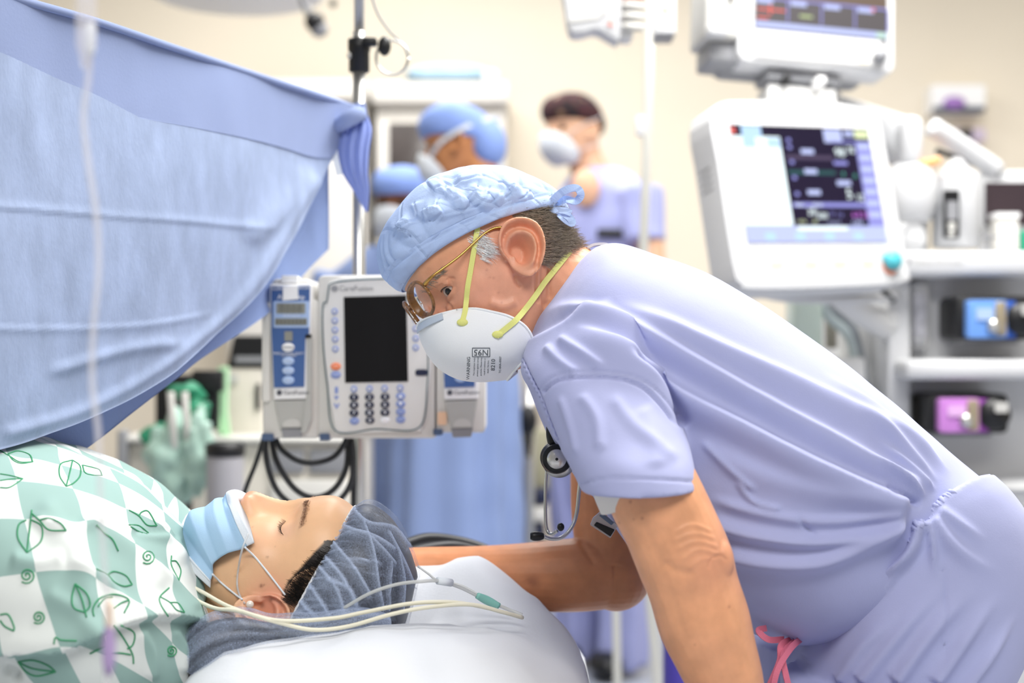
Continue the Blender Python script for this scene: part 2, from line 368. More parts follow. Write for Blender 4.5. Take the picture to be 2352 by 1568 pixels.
def hand(wrist, fwd, palm, side, curl=25, s=1.0):
    """palm + four unequal bent fingers + thumb off the side of the palm; fwd: knuckle direction, palm: palm normal, side: towards thumb"""
    f = np.asarray(fwd, float); f /= np.linalg.norm(f); p = np.asarray(palm, float); p -= f * (p @ f); p /= np.linalg.norm(p)
    q = np.cross(f, p); q *= np.sign(q @ np.asarray(side, float)) or 1
    w = np.asarray(wrist, float); out = []
    th = np.linspace(0, 2 * np.pi, 20, endpoint=False)
    R = np.array([[w + f * x * s + q * (wd * math.cos(t)) * s + p * (tk * math.sin(t)) * s for t in th] for x, wd, tk in
                  ((-.012, .024, .019), (.015, .029, .018), (.045, .038, .016), (.075, .041, .014), (.092, .039, .012), (.1, .03, .007))])
    out.append(loft(R))
    for k, (off, L) in enumerate(((.030, .072), (.010, .080), (-.010, .074), (-.029, .058))):
        b = w + (f * .09 + q * off) * s; ang = 0; pts = [b - f * .02 * s, b]; rad = [.0095, .0092]
        for sg, r in ((.45, .0086), (.3, .0078), (.25, .0062)):
            ang += math.radians(curl); b = b + (f * math.cos(ang) + p * math.sin(ang)) * L * sg * s; pts.append(b); rad.append(r)
        out.append(tube(pts, np.array(rad) * s, 12, 24))
    b = w + (f * .025 + q * .026) * s
    out.append(tube([b, b + (f * .02 + q * .022 + p * .006) * s, b + (f * .047 + q * .034 + p * .014) * s, b + (f * .072 + q * .036 + p * .02) * s], np.array([.014, .012, .0105, .0075]) * s, 12, 24))
    return out
def skin_tint(V, base, zones):
    c = np.repeat(np.array(base, float)[None], len(V), 0)
    for ctr, rad, col, k in zones:
        g = np.exp(-(np.linalg.norm(V - np.asarray(ctr), axis=1) / rad) ** 2)[:, None] * k
        c = c * (1 - g) + np.array(col) * g
    return c
m_skin_d = mat('weathered_skin', '#d89b7c', 0.42, var=0.10, vscale=45, bump=0.12, bscale=900, sss=0.12, attr='tint')
m_skin_p = mat('fair_skin', '#e6b894', 0.40, var=0.03, vscale=60, bump=0.05, bscale=900, sss=0.12, attr='tint')
m_skin_b = mat('background_skin', '#dcae8e', 0.5, var=0.05, vscale=40)
m_skin_t = mat('tan_skin', '#b87c50', 0.5, var=0.05, vscale=40)
m_skin_k = mat('brown_skin', '#6b4026', 0.5, var=0.05, vscale=40)
m_scrub = mat('lavender_scrub_cotton', '#b2b7df', 0.85, var=0.015, vscale=30, bump=0.10, bscale=700, sheen=0.15, backlit=0.12, soft=(14, .22))
m_cap = mat('blue_paper_cloth', '#bad0f7', 0.8, var=0.04, vscale=60, bump=0.15, bscale=500, backlit=0.12, crease=(26, .5, .09))
m_resp = mat('white_respirator_felt', '#eef0f2', 0.9, bump=0.12, bscale=900)
m_yel = mat('yellow_elastic', '#dfe084', 0.6, bump=0.2, bscale=800)
m_tort = mat('amber_tortoiseshell', '#9a6b3c', 0.25, var=0.5, vscale=180, trans=0.25)
m_gold = mat('gold_wire', '#c89a52', 0.25, 0.9)
m_lens = mat('spectacle_lens', '#ffffff', 0.02, trans=1.0, ior=1.08, spec=0.4)
m_eye = mat('eye_white', '#c9b5a8', 0.25)
m_iris = mat('dark_iris', '#23211f', 0.1)
m_ghair = mat('grey_brown_hair', '#a09585', 0.55, var=0.25, vscale=300)
m_whair = mat('white_hair', '#ffffff', 0.5, var=0.1, vscale=300)
m_bhair = mat('black_hair', '#1b1512', 0.4, var=0.2, vscale=300)

def surf_px(tree, u, v, off=.001):
    d = P(u, v, 1.0) - np.array([0, 0, CZ]); d /= np.linalg.norm(d); h = tree.ray_cast(Vector((0, 0, CZ)), Vector(d))
    if h[0] is None: return None
    return np.array(h[0]) - d * off
# ------------------------------------------------------------------ the doctor leaning over the bed
DC = P(1140, 615, 1.60)                      # midpoint between the ears
psi, roll = math.radians(17), math.radians(6)
f0 = np.array([-.819, 0, -.574]); u0 = np.array([-.574, 0, .819]); toward = np.array([0, -1.0, 0])
Fd = math.cos(psi) * f0 + math.sin(psi) * toward
DA = axes(Fd, u0)
Ld, Ud = DA[1], DA[2]; DA = axes(Fd, Ud * math.cos(roll) - Ld * math.sin(roll))
dl = lambda V: L2W(DA, DC, V)
doctor = thing('person', 'bespectacled doctor in lavender scrubs and respirator leaning over the patient', 'person', P(1990, 2880, 1.62) * [1, 1, 0])
pieces = []
hv, hf = head_mesh(HEAD_M); pieces.append((dl(hv), hf))
for sd in (1, -1):
    v, f = ear_mesh(sd, (-.004, .0745, -.015), 1.06, 10); pieces.append((dl(v), f))
    ec = np.array([.0640, .032 * sd, .003])           # lids around the eyeball
    th = np.linspace(-1.25, 1.25, 26)
    for zz, rr in ((.0078, .0030), (-.0066, .0027)):
        arc = np.array([ec + [.0128 * math.cos(t) - .0015, .0145 * math.sin(t), zz * math.cos(t) ** .6] for t in th])
        pieces.append((lambda q: (dl(q[0]), q[1]))(tube(arc, rr, 10, spline=False)))
    if True: LASH = globals().setdefault('LASH', []); LASH.append(np.array([ec + [.0136 * math.cos(t) - .0008, .0150 * math.sin(t), .0052 * math.cos(t) ** .6] for t in th]))
    arc = np.array([ec + [.0120 * math.cos(t), .017 * math.sin(t), .0125 * math.cos(t) ** .4] for t in th])   # fold above the lid
    pieces.append((lambda q: (dl(q[0]), q[1]))(tube(arc, .0042, 10, spline=False)))
S_near, S_far = P(1400, 850, 1.50), P(1395, 860, 1.76)
pieces.append(tube([dl([[-.03, 0, .0]])[0], dl([[-.035, 0, -.055]])[0], P(1295, 668, 1.61), P(1390, 750, 1.62)], [.062, .056, .056, .055], 28, 30))
pieces.append(tube([P(1285, 700, 1.60), P(1240, 765, 1.60), P(1220, 800, 1.60)], [.05, .05, .04], 24, 14))
pieces.append(tube([S_near, P(1430, 790, 1.62), S_far], [.045, .07, .045], 24, 24))
arm = [(1410, 870, 1.49, .042), (1450, 1000, 1.425, .043), (1496, 1118, 1.375, .0455), (1538, 1205, 1.37, .0455), (1574, 1290, 1.37, .0462), (1593, 1350, 1.37, .0440),
       (1618, 1430, 1.37, .0445), (1643, 1500, 1.372, .0405), (1668, 1570, 1.375, .0365), (1695, 1680, 1.38, .030), (1708, 1760, 1.385, .0265)]
pieces.append(tube([P(a, b, c) for a, b, c, r in arm], [r for *_, r in arm], 32, 90))
pieces.append(ellipsoid(P(1652, 1288, 1.352), (.014, .018, .022)))       # point of the elbow
pieces += hand(P(1710, 1770, 1.385), P(1712, 1870, 1.36) - P(1710, 1770, 1.385), (-1, -.2, 0), (0, 1, 0), 18)
farm = [(1400, 870, 1.77, .042), (1392, 1020, 1.79, .044), (1395, 1160, 1.79, .046), (1404, 1255, 1.78, .046), (1398, 1318, 1.765, .0445)]
pieces.append(tube([P(a, b, c) for a, b, c, r in farm], [r for *_, r in farm], 28, 50))
fore = [(1402, 1316, 1.765, .043), (1350, 1318, 1.765, .0455), (1280, 1322, 1.765, .0445), (1200, 1322, 1.765, .0405), (1100, 1316, 1.77, .034), (1010, 1306, 1.775, .0275), (930, 1304, 1.775, .025)]
pieces.append(tube([P(a, b, c) for a, b, c, r in fore], [r for *_, r in fore], 28, 60))
pieces.append(ellipsoid(P(1414, 1322, 1.767), (.0445, .0445, .0435)))
pieces += hand(P(925, 1304, 1.775), (-1, -.12, -.06), (0, -.5, -1), (0, -1, .4), 14)
V, F, N = remesh(pieces, .0015, 2, .5)
elbow = [([(1545, 1225), (1590, 1205), (1640, 1222)], 6, 6, .0014), ([(1540, 1245), (1595, 1225), (1648, 1238)], 6, 6, .0014), ([(1548, 1265), (1600, 1243), (1655, 1258)], 6, 7, .0016),
         ([(1560, 1290), (1605, 1262), (1660, 1276)], 7, 7, .0017), ([(1575, 1310), (1612, 1284), (1648, 1283)], 7, 7, .0014), ([(1628, 1310), (1632, 1285), (1655, 1275), (1672, 1290)], 4, 4, -.0020),
         ([(1520, 1290), (1560, 1312), (1600, 1318)], 12, 12, -.0022), ([(1470, 1190), (1500, 1260), (1540, 1310)], 22, 22, -.0022), ([(1560, 1330), (1570, 1400), (1600, 1470)], 18, 18, .0016),
         ([(1500, 1320), (1540, 1420), (1585, 1530)], 16, 16, .0014), ([(1650, 1330), (1670, 1420), (1690, 1500)], 12, 12, .001), ([(1210, 1330), (1218, 1345)], 10, 10, -.0015),
         ([(1330, 1240), (1352, 1275), (1368, 1300)], 9, 9, -.003)]
face = [([(1235, 600), (1232, 650), (1238, 700)], 5, 5, -.0016), ([(1248, 600), (1246, 660), (1252, 715)], 5, 5, -.0014), ([(1262, 610), (1260, 650), (1262, 690)], 5, 5, -.001),
        ([(1180, 628), (1186, 650), (1200, 660)], 3, 3, -.0015), ([(1010, 655), (1030, 640), (1048, 640)], 3, 3, -.001), ([(1022, 690), (1035, 700), (1038, 715)], 3, 3, -.0009),
        ([(1020, 705), (1028, 722), (1025, 735)], 4, 4, -.0009), ([(1005, 722), (1025, 715), (1040, 690)], 6, 6, .0010), ([(985, 660), (1010, 650), (1035, 652)], 4, 4, .0010), ([(1120, 690), (1155, 702), (1190, 690)], 10, 10, .0015)]
elbow = [(a, w1_ * .8, w2_ * .8, amp_ * .6, *r_) for a, w1_, w2_, amp_, *r_ in elbow]
face = [(a, w1_, w2_, amp_ * 1.7, *r_) for a, w1_, w2_, amp_, *r_ in face]
V = folds(V, N, elbow + face, 0.3)
red = (.62, .20, .13); base_d = lin('#e6a67c')[:3]
zones = [(dl([[-.0, .085, .0]])[0], .030, (.76, .34, .25), .6), (dl([[.055, .06, -.025]])[0], .045, (.74, .33, .24), .6), (dl([[.1, 0, -.02]])[0], .03, red, .7),
         (dl([[.02, .07, -.03]])[0], .05, (.76, .38, .27), .5), (dl([[.09, .0, .03]])[0], .05, (.72, .38, .27), .5), (P(1255, 650, 1.55), .06, (.70, .32, .20), .6), (P(1650, 1290, 1.33), .03, (.62, .27, .18), .5)]
tint = skin_tint(V, base_d, zones)
arms_ = V[:, 0] > P(1400, 0, 1.4)[0] - .0
far_shade = (V[:, 1] > 1.66) & (V[:, 2] < .98)
tint[far_shade] = tint[far_shade] * [.78, .66, .55]  # shade on the far arm put into its skin colour
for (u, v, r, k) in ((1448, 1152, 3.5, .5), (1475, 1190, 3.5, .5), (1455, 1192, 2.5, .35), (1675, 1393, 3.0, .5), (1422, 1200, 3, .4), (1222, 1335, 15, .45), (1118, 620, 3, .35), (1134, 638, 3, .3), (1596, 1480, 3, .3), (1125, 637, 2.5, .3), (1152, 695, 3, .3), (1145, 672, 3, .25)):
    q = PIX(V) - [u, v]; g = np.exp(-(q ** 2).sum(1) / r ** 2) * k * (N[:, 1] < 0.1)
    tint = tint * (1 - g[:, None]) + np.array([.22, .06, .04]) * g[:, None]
loc = L2W(DA.T, 0, V - DC); hz = np.clip((loc[:, 2] + .030) / .008, 0, 1) * np.clip((-.028 - loc[:, 0]) / .008, 0, 1) * (loc[:, 2] < .2) * (np.abs(loc[:, 1]) < .0745)
tint = tint * (1 - .8 * hz[:, None]) + np.array(lin('#8d8273')[:3]) * .8 * hz[:, None]
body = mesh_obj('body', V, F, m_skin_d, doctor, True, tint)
bvh_body = BVHTree.FromPolygons(V.tolist(), F.tolist())
for sd in (1, -1):
    e = mesh_obj('eye', *ellipsoid(dl([[.0640, .032 * sd, .003]])[0], (.0122,) * 3), m_eye, doctor)
    g = np.array([.62, .25 * 1, -.28]); g = dl([[.0640, .032 * sd, .003]])[0] + (DA.T @ (np.array([.80, .58, -.12]) / 1.0)) * .0068
    mesh_obj('iris', *ellipsoid(g, (.0063,) * 3), m_iris, e)

for q_ in LASH: mesh_obj('lash_line', *tube(dl(q_), .00075, 6, spline=False), m_iris, doctor)
# hair: short strands rooted on the scalp
def strands(name, roots, dirs, L, r, m, parent, jit=.35, seg=3, bend=None):
    vf = []
    for p, d in zip(roots, dirs):
        d = d / np.linalg.norm(d) + rng.normal(0, jit, 3); d /= np.linalg.norm(d); l = L * rng.uniform(.6, 1.2)
        q = p + d * l * .5 + (bend if bend is not None else 0) * l * .25; e = p + d * l + (bend if bend is not None else 0) * l
        a = np.cross(d, [.3, .5, .8]); a /= np.linalg.norm(a); b = np.cross(d, a)
        R = [[c + (a * math.cos(t) + b * math.sin(t)) * rr for t in (0, 2.09, 4.19)] for c, rr in ((p, r), (q, r * .8), (e, r * .15))]
        vf.append(loft(np.array(R), False))
    V, F = join(*vf); o = mesh_obj(name, V, F, m, parent); tag(o, kind='stuff'); return o
def pick(tree, fr, to, n, A, C):
    """points on a body surface: shoot from local outside points toward the head axis"""
    R, D = [], []
    for _ in range(n):
        x, z = rng.uniform(fr[0], to[0]), rng.uniform(fr[1], to[1]); y = rng.choice([-1, 1]) if fr[2] == 0 else fr[2]
        o = L2W(A, C, [[x, .16 * y, z]])[0]; d = L2W(A, [0, 0, 0], [[0, -y, 0]])[0]
        h = tree.ray_cast(Vector(o), Vector(d))
        if h[0] is not None and h[3] < .14: R.append(np.array(h[0])); D.append(np.array(h[1]))
    return np.array(R), np.array(D)
down = -DA[2]; back = -DA[0]
r1, d1 = pick(bvh_body, (-.093, -.036, 1), (-.022, .03, 1), 4200, DA, DC)
keep = [(L2W(DA.T, 0, [p - DC])[0][2] > -.040 + .45 * abs(min(0, L2W(DA.T, 0, [p - DC])[0][0] + .075))) for p in r1]
r1, d1 = r1[keep], d1[keep]; k2 = L2W(DA.T, 0, r1 - DC)[:, 1] < .0735; r1, d1 = r1[k2], d1[k2]
strands('hair', r1, d1 * .12 + down * .8 + back * .9, .014, .00038, m_ghair, doctor, .22)
th = np.linspace(2.0, 4.28, 600)
r2 = []; d2 = []
for _ in range(3000):
    t = rng.uniform(2.2, 4.1); z = rng.uniform(-.018, .03); o = np.array([.2 * math.cos(t), .2 * math.sin(t), z]); h = bvh_body.ray_cast(Vector(dl([o])[0]), Vector(L2W(DA, [0, 0, 0], [[-math.cos(t), -math.sin(t), 0]])[0]))
    if h[0] is not None and h[3] < .16: r2.append(np.array(h[0])); d2.append(np.array(h[1]))
strands('hair', np.array(r2), np.array(d2) * .1 + down + 0 * back, .011, .00038, m_ghair, doctor, .2)
r3, d3 = pick(bvh_body, (.013, .006, 1), (.032, .034, 1), 300, DA, DC)
strands('sideburn', r3, d3 * .3 + down + back * .55, .013, .0003, m_whair, doctor, .16)
r4, d4 = pick(bvh_body, (.070, .020, 1), (.092, .026, 1), 90, DA, DC)
if len(r4): strands('eyebrow', r4, d4 * .5 + back * .8, .009, .00045, m_ghair, doctor, .25)

# scrub top: torso and sleeves as one cloth
TS = [((1338, 590), (1192, 792), 1.61, .070), ((1372, 566), (1196, 830), 1.61, .10), ((1420, 562), (1218, 900), 1.62, .165), ((1510, 590), (1275, 1030), 1.62, .188), ((1620, 630), (1370, 1150), 1.62, .196), ((1760, 714), (1462, 1272), 1.62, .205),
      ((1900, 812), (1580, 1360), 1.62, .212), ((2040, 925), (1680, 1425), 1.62, .20), ((2150, 1020), (1765, 1458), 1.62, .185), ((2225, 1082), (1835, 1464), 1.62, .172), ((2262, 1112), (1868, 1482), 1.62, .165)]
def px_loft(S, n=2.3, nc=120, nr=120, bow=None):
    A = np.array([np.r_[P(*t, d), P(*b, d), w, (bow[i] if bow else 0)] for i, (t, b, d, w) in enumerate(S)]); Q = crv(A, nr)
    th = np.linspace(0, 2 * np.pi, nc, endpoint=False); e = 2 / n
    c = np.sign(np.cos(th)) * np.abs(np.cos(th)) ** e; s = np.sign(np.sin(th)) * np.abs(np.sin(th)) ** e
    ctr = (Q[:, :3] + Q[:, 3:6]) / 2; h = (Q[:, :3] - Q[:, 3:6]) / 2
    off = np.array([-.018, 0, .066]) * (Q[:, 7][:, None, None] * (np.abs(np.sin(th)) ** 1.5)[None, :, None])
    return off + ctr[:, None] + h[:, None] * c[None, :, None] + np.array([0, -1.0, 0]) * (Q[:, 6][:, None, None] * s[None, :, None])
SL = [((1212, 780), (1450, 660), 1.53, .09), ((1196, 850), (1500, 790), 1.50, .105), ((1222, 905), (1525, 890), 1.465, .098), ((1268, 1000), (1567, 985), 1.425, .088), ((1308, 1070), (1590, 1055), 1.392, .079), ((1336, 1130), (1603, 1122), 1.375, .072)]
SLF = [((1230, 790), (1470, 700), 1.70, .09), ((1240, 860), (1510, 800), 1.75, .10), ((1268, 940), (1530, 910), 1.78, .09), ((1300, 1010), (1530, 1000), 1.80, .08), ((1320, 1110), (1510, 1105), 1.80, .07)]
V, F, N = remesh([loft(px_loft(TS)), loft(px_loft(SL, 2.1, 80, 60)), loft(px_loft(SLF, 2.1, 80, 60))], .0024, 10, .5)
top_folds = [
 ([(1400, 693), (1520, 740), (1650, 800), (1800, 868), (1960, 945), (2090, 1015), (2190, 1085)], 16, 34, .0085, .2, .3),
 ([(1215, 745), (1290, 710), (1370, 715), (1450, 750), (1600, 835), (1760, 925), (1900, 1000), (2040, 1080), (2140, 1130)], 14, 30, .0085, .2, .08),
 ([(1300, 750), (1360, 772), (1450, 825), (1560, 900), (1700, 975), (1850, 1055), (1990, 1120), (2100, 1165)], 14, 42, .0140, .15, .06),
 ([(1560, 990), (1700, 1070), (1850, 1125), (1990, 1150), (2090, 1175)], 22, 30, .0045, .3, .1),
 ([(1430, 815), (1490, 860), (1540, 920), (1575, 985)], 14, 8, -.010, .2, .1),
 ([(1280, 770), (1340, 815), (1390, 855)], 8, 12, .0035), ([(1250, 790), (1290, 830), (1330, 858)], 9, 12, .003),
 ([(1620, 1190), (1720, 1222), (1850, 1240), (1980, 1228), (2090, 1190)], 12, 16, .0075, .1, .1),
 ([(1650, 1262), (1760, 1285), (1880, 1285), (1990, 1245), (2080, 1200)], 16, 22, .009, .1, .1),
 ([(1620, 1140), (1760, 1180), (1900, 1195), (2080, 1180)], 10, 14, .004, .15, .1),
 ([(1690, 1100), (1730, 1150), (1800, 1170)], 6, 7, .003), ([(1610, 1010), (1680, 1080), (1740, 1130)], 6, 8, .003), ([(1830, 1180), (1850, 1210), (1880, 1235)], 5, 5, -.002),
 ([(1880, 850), (1990, 925), (2080, 1000), (2190, 1095)], 8, 14, .005, .35, .3), ([(1940, 925), (2060, 1020), (2160, 1115)], 8, 12, .0045, .4, .3), ([(2010, 1010), (2090, 1075), (2150, 1130)], 6, 8, .004, .4, .2), ([(1980, 1040), (2060, 1095), (2130, 1145)], 6, 8, .004, .4, .2), ([(2020, 1120), (2070, 1140), (2120, 1160)], 7, 8, -.006),
 ([(1470, 930), (1500, 1000), (1510, 1080)], 20, 20, .002), ([(1330, 900), (1370, 960), (1380, 1040)], 12, 14, .0025), ([(1400, 900), (1460, 980), (1560, 1060)], 14, 16, .0025),
 ([(1285, 905), (1310, 980), (1325, 1050)], 8, 10, .002),
]
top_folds = [(a, w1_, w2_, amp_ * 1.45, *r_) for a, w1_, w2_, amp_, *r_ in top_folds]
V = folds(V, N, top_folds, 0.25); N = vnormals(V, F)
seam = [([(1243, 905), (1262, 885), (1300, 868), (1400, 866), (1470, 885), (1520, 930), (1560, 985)], 3.5, 3.5, -.0022, .02, .1), ([(1236, 898), (1256, 873), (1300, 856), (1400, 854), (1475, 872), (1528, 915), (1570, 975)], 2.5, 2.5, -.0009, .02, .1),
        ([(1331, 1112), (1400, 1098), (1500, 1100), (1600, 1106)], 3, 3, -.0009, .02, .02), ([(1188, 800), (1210, 850), (1240, 910), (1262, 970), (1290, 1040)], 3, 3, -.0016, .02, .1)]
V = folds(V, N, [(a, w1_, w2_, amp_ * 1.8, *r_) for a, w1_, w2_, amp_, *r_ in seam], 0.25)
V = V + N * (nz(V[:, :], 26, 3.3) * .0007)[:, None]
scrub_top = mesh_obj('scrub_top', V, F, m_scrub, doctor)
bvh_top = BVHTree.FromPolygons(V.tolist(), F.tolist())
# crinkled collar band at the throat, neck tie at the nape, undershirt sleeve
cw = [(1181, 790), (1190, 815), (1205, 850), (1222, 885), (1240, 915), (1255, 960), (1275, 1010)]
pts = [surf_px(bvh_top, u + 7, v, .0) for u, v in crv(cw, 60)]; pts = np.array([q for q in pts if q is not None])
if len(pts) > 5: mesh_obj('collar_band', *tube(pts + np.array([.0009 * math.sin(i * 1.9) for i in range(len(pts))])[:, None] * np.array([1, 0, .6]), .0028, 10, spline=False, flat=.7), m_scrub, scrub_top)
m_under = mat('white_cotton_undershirt', '#dcd8d4', 0.9, bump=.1, bscale=600)
V1, F1 = loft(px_loft([((1352, 1085), (1560, 1080), 1.385, .055), ((1356, 1110), (1570, 1095), 1.385, .050), ((1366, 1146), (1560, 1100), 1.385, .0475), ((1380, 1180), (1548, 1100), 1.388, .046)], 2.0, 48, 20))
mesh_obj('undershirt_sleeve', V1, F1, m_under, doctor)
mesh_obj('undershirt_collar', *ribbon([P(1348, 570, 1.60), P(1365, 562, 1.60), P(1390, 561, 1.60), P(1402, 566, 1.60)], .012, (0, 0, 1), 20, .003), m_under, doctor)
# trousers
TR = [((2252, 1096), (1846, 1462), 1.62, .172), ((2296, 1140), (1836, 1490), 1.62, .182), ((2335, 1200), (1815, 1530), 1.62, .19), ((2352, 1275), (1800, 1600), 1.62, .195), ((2338, 1370), (1800, 1680), 1.62, .195), ((2290, 1480), (1805, 1740), 1.62, .19), ((2240, 1570), (1815, 1780), 1.62, .18), ((2190, 1650), (1860, 1820), 1.62, .15), ((2140, 1700), (1920, 1830), 1.62, .10)]
legs = []
for dd in (-.095, .095):
    lg = [(2010, 1520, .125), (2000, 1680, .118), (1985, 1900, .10), (1975, 2200, .085), (1970, 2500, .085), (1970, 2780, .09), (1970, 2860, .088)]
    legs.append(tube([P(u, v, 1.62) + [0, dd, 0] for u, v, r in lg], [r for *_, r in lg], 28, 60))
V, F, N = remesh([loft(px_loft(TR, 2.4, bow=[1, .95, .75, .4, .1, 0, 0, 0, 0])), *legs], .0030, 8, .5)
tr_folds = [([(2118, 1195), (2095, 1270), (2020, 1330), (1930, 1390), (1870, 1440)], 10, 18, .008, .05, .2), ([(2120, 1195), (2080, 1290), (2000, 1380), (1900, 1430)], 9, 12, .005, .05, .2),
 ([(2126, 1195), (2142, 1250), (2148, 1340)], 8, 10, .005, .05, .6), ([(2138, 1180), (2185, 1245), (2240, 1290), (2300, 1320)], 12, 20, .005, .1, .7), ([(2155, 1165), (2210, 1205), (2270, 1250)], 10, 14, .003, .1, .6),
 ([(2250, 1340), (2150, 1440), (2060, 1568)], 16, 20, .006, .6, .02), ([(2300, 1360), (2230, 1450), (2150, 1568)], 14, 18, .006, .6, .02), ([(2340, 1400), (2290, 1480), (2210, 1590)], 10, 14, .006, .6, .02), ([(2180, 1330), (2080, 1440), (1980, 1568)], 16, 20, .0045, .6, .02),
 ([(2080, 1400), (1990, 1480), (1930, 1568)], 14, 18, .004, .6, .02), ([(1900, 1420), (1880, 1470), (1850, 1520)], 12, 14, .006), ([(2165, 1300), (2170, 1400), (2168, 1568)], 2.5, 2.5, -.0014, .02, .02),
 ([(2010, 1290), (1960, 1340), (1900, 1390)], 8, 8, -.004)]
tr_folds = [(a, w1_, w2_, amp_ * 1.6, *r_) for a, w1_, w2_, amp_, *r_ in tr_folds]
V = folds(V, N, tr_folds, .25); V = V + N * (nz(V, 22, 8.1) * .0009)[:, None]
trousers = mesh_obj('scrub_trousers', V, F, m_scrub, doctor)
# gathered drawstring channel at the side of the waist
bvh_tr = BVHTree.FromPolygons(V.tolist(), F.tolist())
wl = crv([(2185, 1128), (2150, 1152), (2118, 1182), (2092, 1208), (2060, 1240), (2025, 1280), (1985, 1318)], 26); pls = []
for i, (u, v) in enumerate(wl):
    L_ = 26 + 26 * rng.random() * math.exp(-((i - 12) / 7) ** 2); a_ = .75 + .25 * math.sin(i * 2.3) + (i - 12) * .02
    gp = [surf_px(bvh_tr, u + L_ * (t_ - .25) * math.cos(a_), v + L_ * (t_ - .25) * math.sin(a_) + 2 * math.sin(t_ * 7 + i), -.0014) for t_ in np.linspace(0, 1, 9)]; gp = [q for q in gp if q is not None]
    if len(gp) > 5: pls.append(tube(np.array(gp), np.array([.0008, .0021, .0026, .0026, .0022, .0018, .0013, .0008, .0004])[:len(gp)] * rng.uniform(.8, 1.2), 8, spline=False))
if pls: mesh_obj('waist_gather', *join(*pls), m_scrub, trousers)
m_pink = mat('pink_drawstring', '#d9758c', .8, bump=.2, bscale=600)
for pts in ([(1845, 1462, 1.52), (1815, 1490, 1.47), (1785, 1540, 1.45), (1770, 1610, 1.45)], [(1835, 1465, 1.52), (1800, 1500, 1.47), (1805, 1550, 1.46), (1825, 1620, 1.46)], [(1830, 1465, 1.53), (1795, 1480, 1.48), (1790, 1520, 1.47), (1760, 1590, 1.46)],
            [(1800, 1468, 1.50), (1765, 1468, 1.48), (1742, 1448, 1.48), (1760, 1442, 1.49)]):
    mesh_obj('drawstring', *ribbon([P(*q) for q in pts], .0065, (.3, -1, .2), 30, .0014), m_pink, trousers)
for dd in (-.095, .095):
    c = P(1970, 2900, 1.62) * [1, 1, 0] + [-.04, dd, 0]; t = np.linspace(0, 2 * np.pi, 24, endpoint=False)
    R = np.array([[c + [.14 * k * math.cos(a) - (.02 if math.cos(a) < 0 else 0), .05 * k * math.sin(a), z] for a in t] for k, z in ((.9, .0), (1, .012), (1, .03), (.85, .055), (.6, .075))])
    mesh_obj('shoe', *loft(R), m_black, doctor)

# scrub cap
CR = np.array([(.1000, .040, -.101, .000, .0775), (.1035, .049, -.104, .008, .0810), (.1080, .064, -.106, .024, .0850), (.1010, .087, -.096, .050, .0835), (.0830, .104, -.075, .080, .0740), (.0500, .1155, -.045, .101, .0540), (.0200, .119, -.015, .113, .022), (.008, .119, -.002, .116, .006)])
def cap_rings(CR, nr, nc, lift=.014, n=2.1):
    q = crv(CR, nr); th = np.linspace(0, 2 * np.pi, nc, endpoint=False); e = 2 / n
    c = np.sign(np.cos(th)) * np.abs(np.cos(th)) ** e; s = np.sign(np.sin(th)) * np.abs(np.sin(th)) ** e
    f, b = q[:, :2], q[:, 2:4]; m = (f + b) / 2; h = (f - b) / 2
    X = m[:, :1] + h[:, :1] * c; Z = m[:, 1:] + h[:, 1:] * c + lift * (1 - np.linspace(0, 1, nr) ** .5)[:, None] * (s ** 2)
    return np.stack([X, q[:, 4:] * s, Z], -1)
R = cap_rings(CR, 140, 380); fl = R.reshape(-1, 3)
tt = np.repeat(np.linspace(0, 1, 140), 380); amp = np.clip((tt - .16) / .15, 0, 1) * np.clip((1.03 - tt) / .2, 0, 1)
def crease(V, sc, seed):
    o = np.empty(len(V))
    for i, p in enumerate(V):
        q = Vector(p) * sc + Vector((seed, -seed, seed)); q += noise.noise_vector(q * .7) * .55
        d, _ = noise.voronoi(q); o[i] = min(d[1] - d[0], .42) * 1.3 + .25 * d[0]
    return o
c1, c2 = crease(fl * [1, .7, 1], 21, 1.3), crease(fl * [.8, 1, 1.2], 40, 5.1)
aa = np.tile(np.linspace(0, 2 * np.pi, 380, endpoint=False), 140); pleat = np.abs(np.sin(aa * 13 + 3 * nz(fl, 20, 2.0))) * np.exp(-((tt - .30) / .14) ** 2)
dsp = amp * (.0012 * (c1 - .45) + .0004 * (c2 - .45) + .0040 * nz(fl, 13, 3.1) + .003 + .003 * (pleat - .3)) + (1 - amp) * .0012 * nz(fl, 40, 2)
nrm = fl - np.array([0, 0, .03]); nrm /= np.linalg.norm(nrm, axis=1)[:, None]
capv = dl(fl + nrm * dsp[:, None]).reshape(140, 380, 3)
Zk = lambda L: [(860 + .3317 * x, 380 + .3317 * y) for x, y in L]
ck_ = [([(490, 130), (500, 180), (560, 240), (600, 330)], 1), ([(540, 130), (640, 110), (700, 95), (770, 65)], 1), ([(380, 395), (500, 340), (650, 300), (740, 282)], .6), ([(120, 500), (220, 425), (295, 372)], 1.2), ([(365, 295), (372, 340), (385, 390)], 1), ([(395, 185), (440, 160), (490, 150)], .8),
       ([(800, 140), (765, 230), (700, 285)], 1), ([(880, 180), (830, 240), (800, 262)], .8), ([(985, 120), (940, 190), (900, 230)], 1), ([(1085, 170), (1030, 215), (990, 235)], .8), ([(540, 250), (600, 262), (650, 300)], .7), ([(330, 310), (420, 335), (470, 400)], .8), ([(160, 420), (240, 470), (250, 500)], .9), ([(620, 150), (700, 200), (740, 190)], .7),
       ([(850, 110), (900, 140), (960, 200)], .8), ([(270, 250), (300, 330), (290, 380)], .9), ([(720, 130), (690, 200), (640, 260)], .8), ([(450, 220), (430, 300), (400, 370)], .8)]
fl_ = capv.reshape(-1, 3); Fc = gridF(140, 380); Nc = vnormals(fl_, Fc); sg_ = np.sign(((fl_ - fl_.mean(0)) * Nc).sum(1).mean()); Nc = Nc * sg_
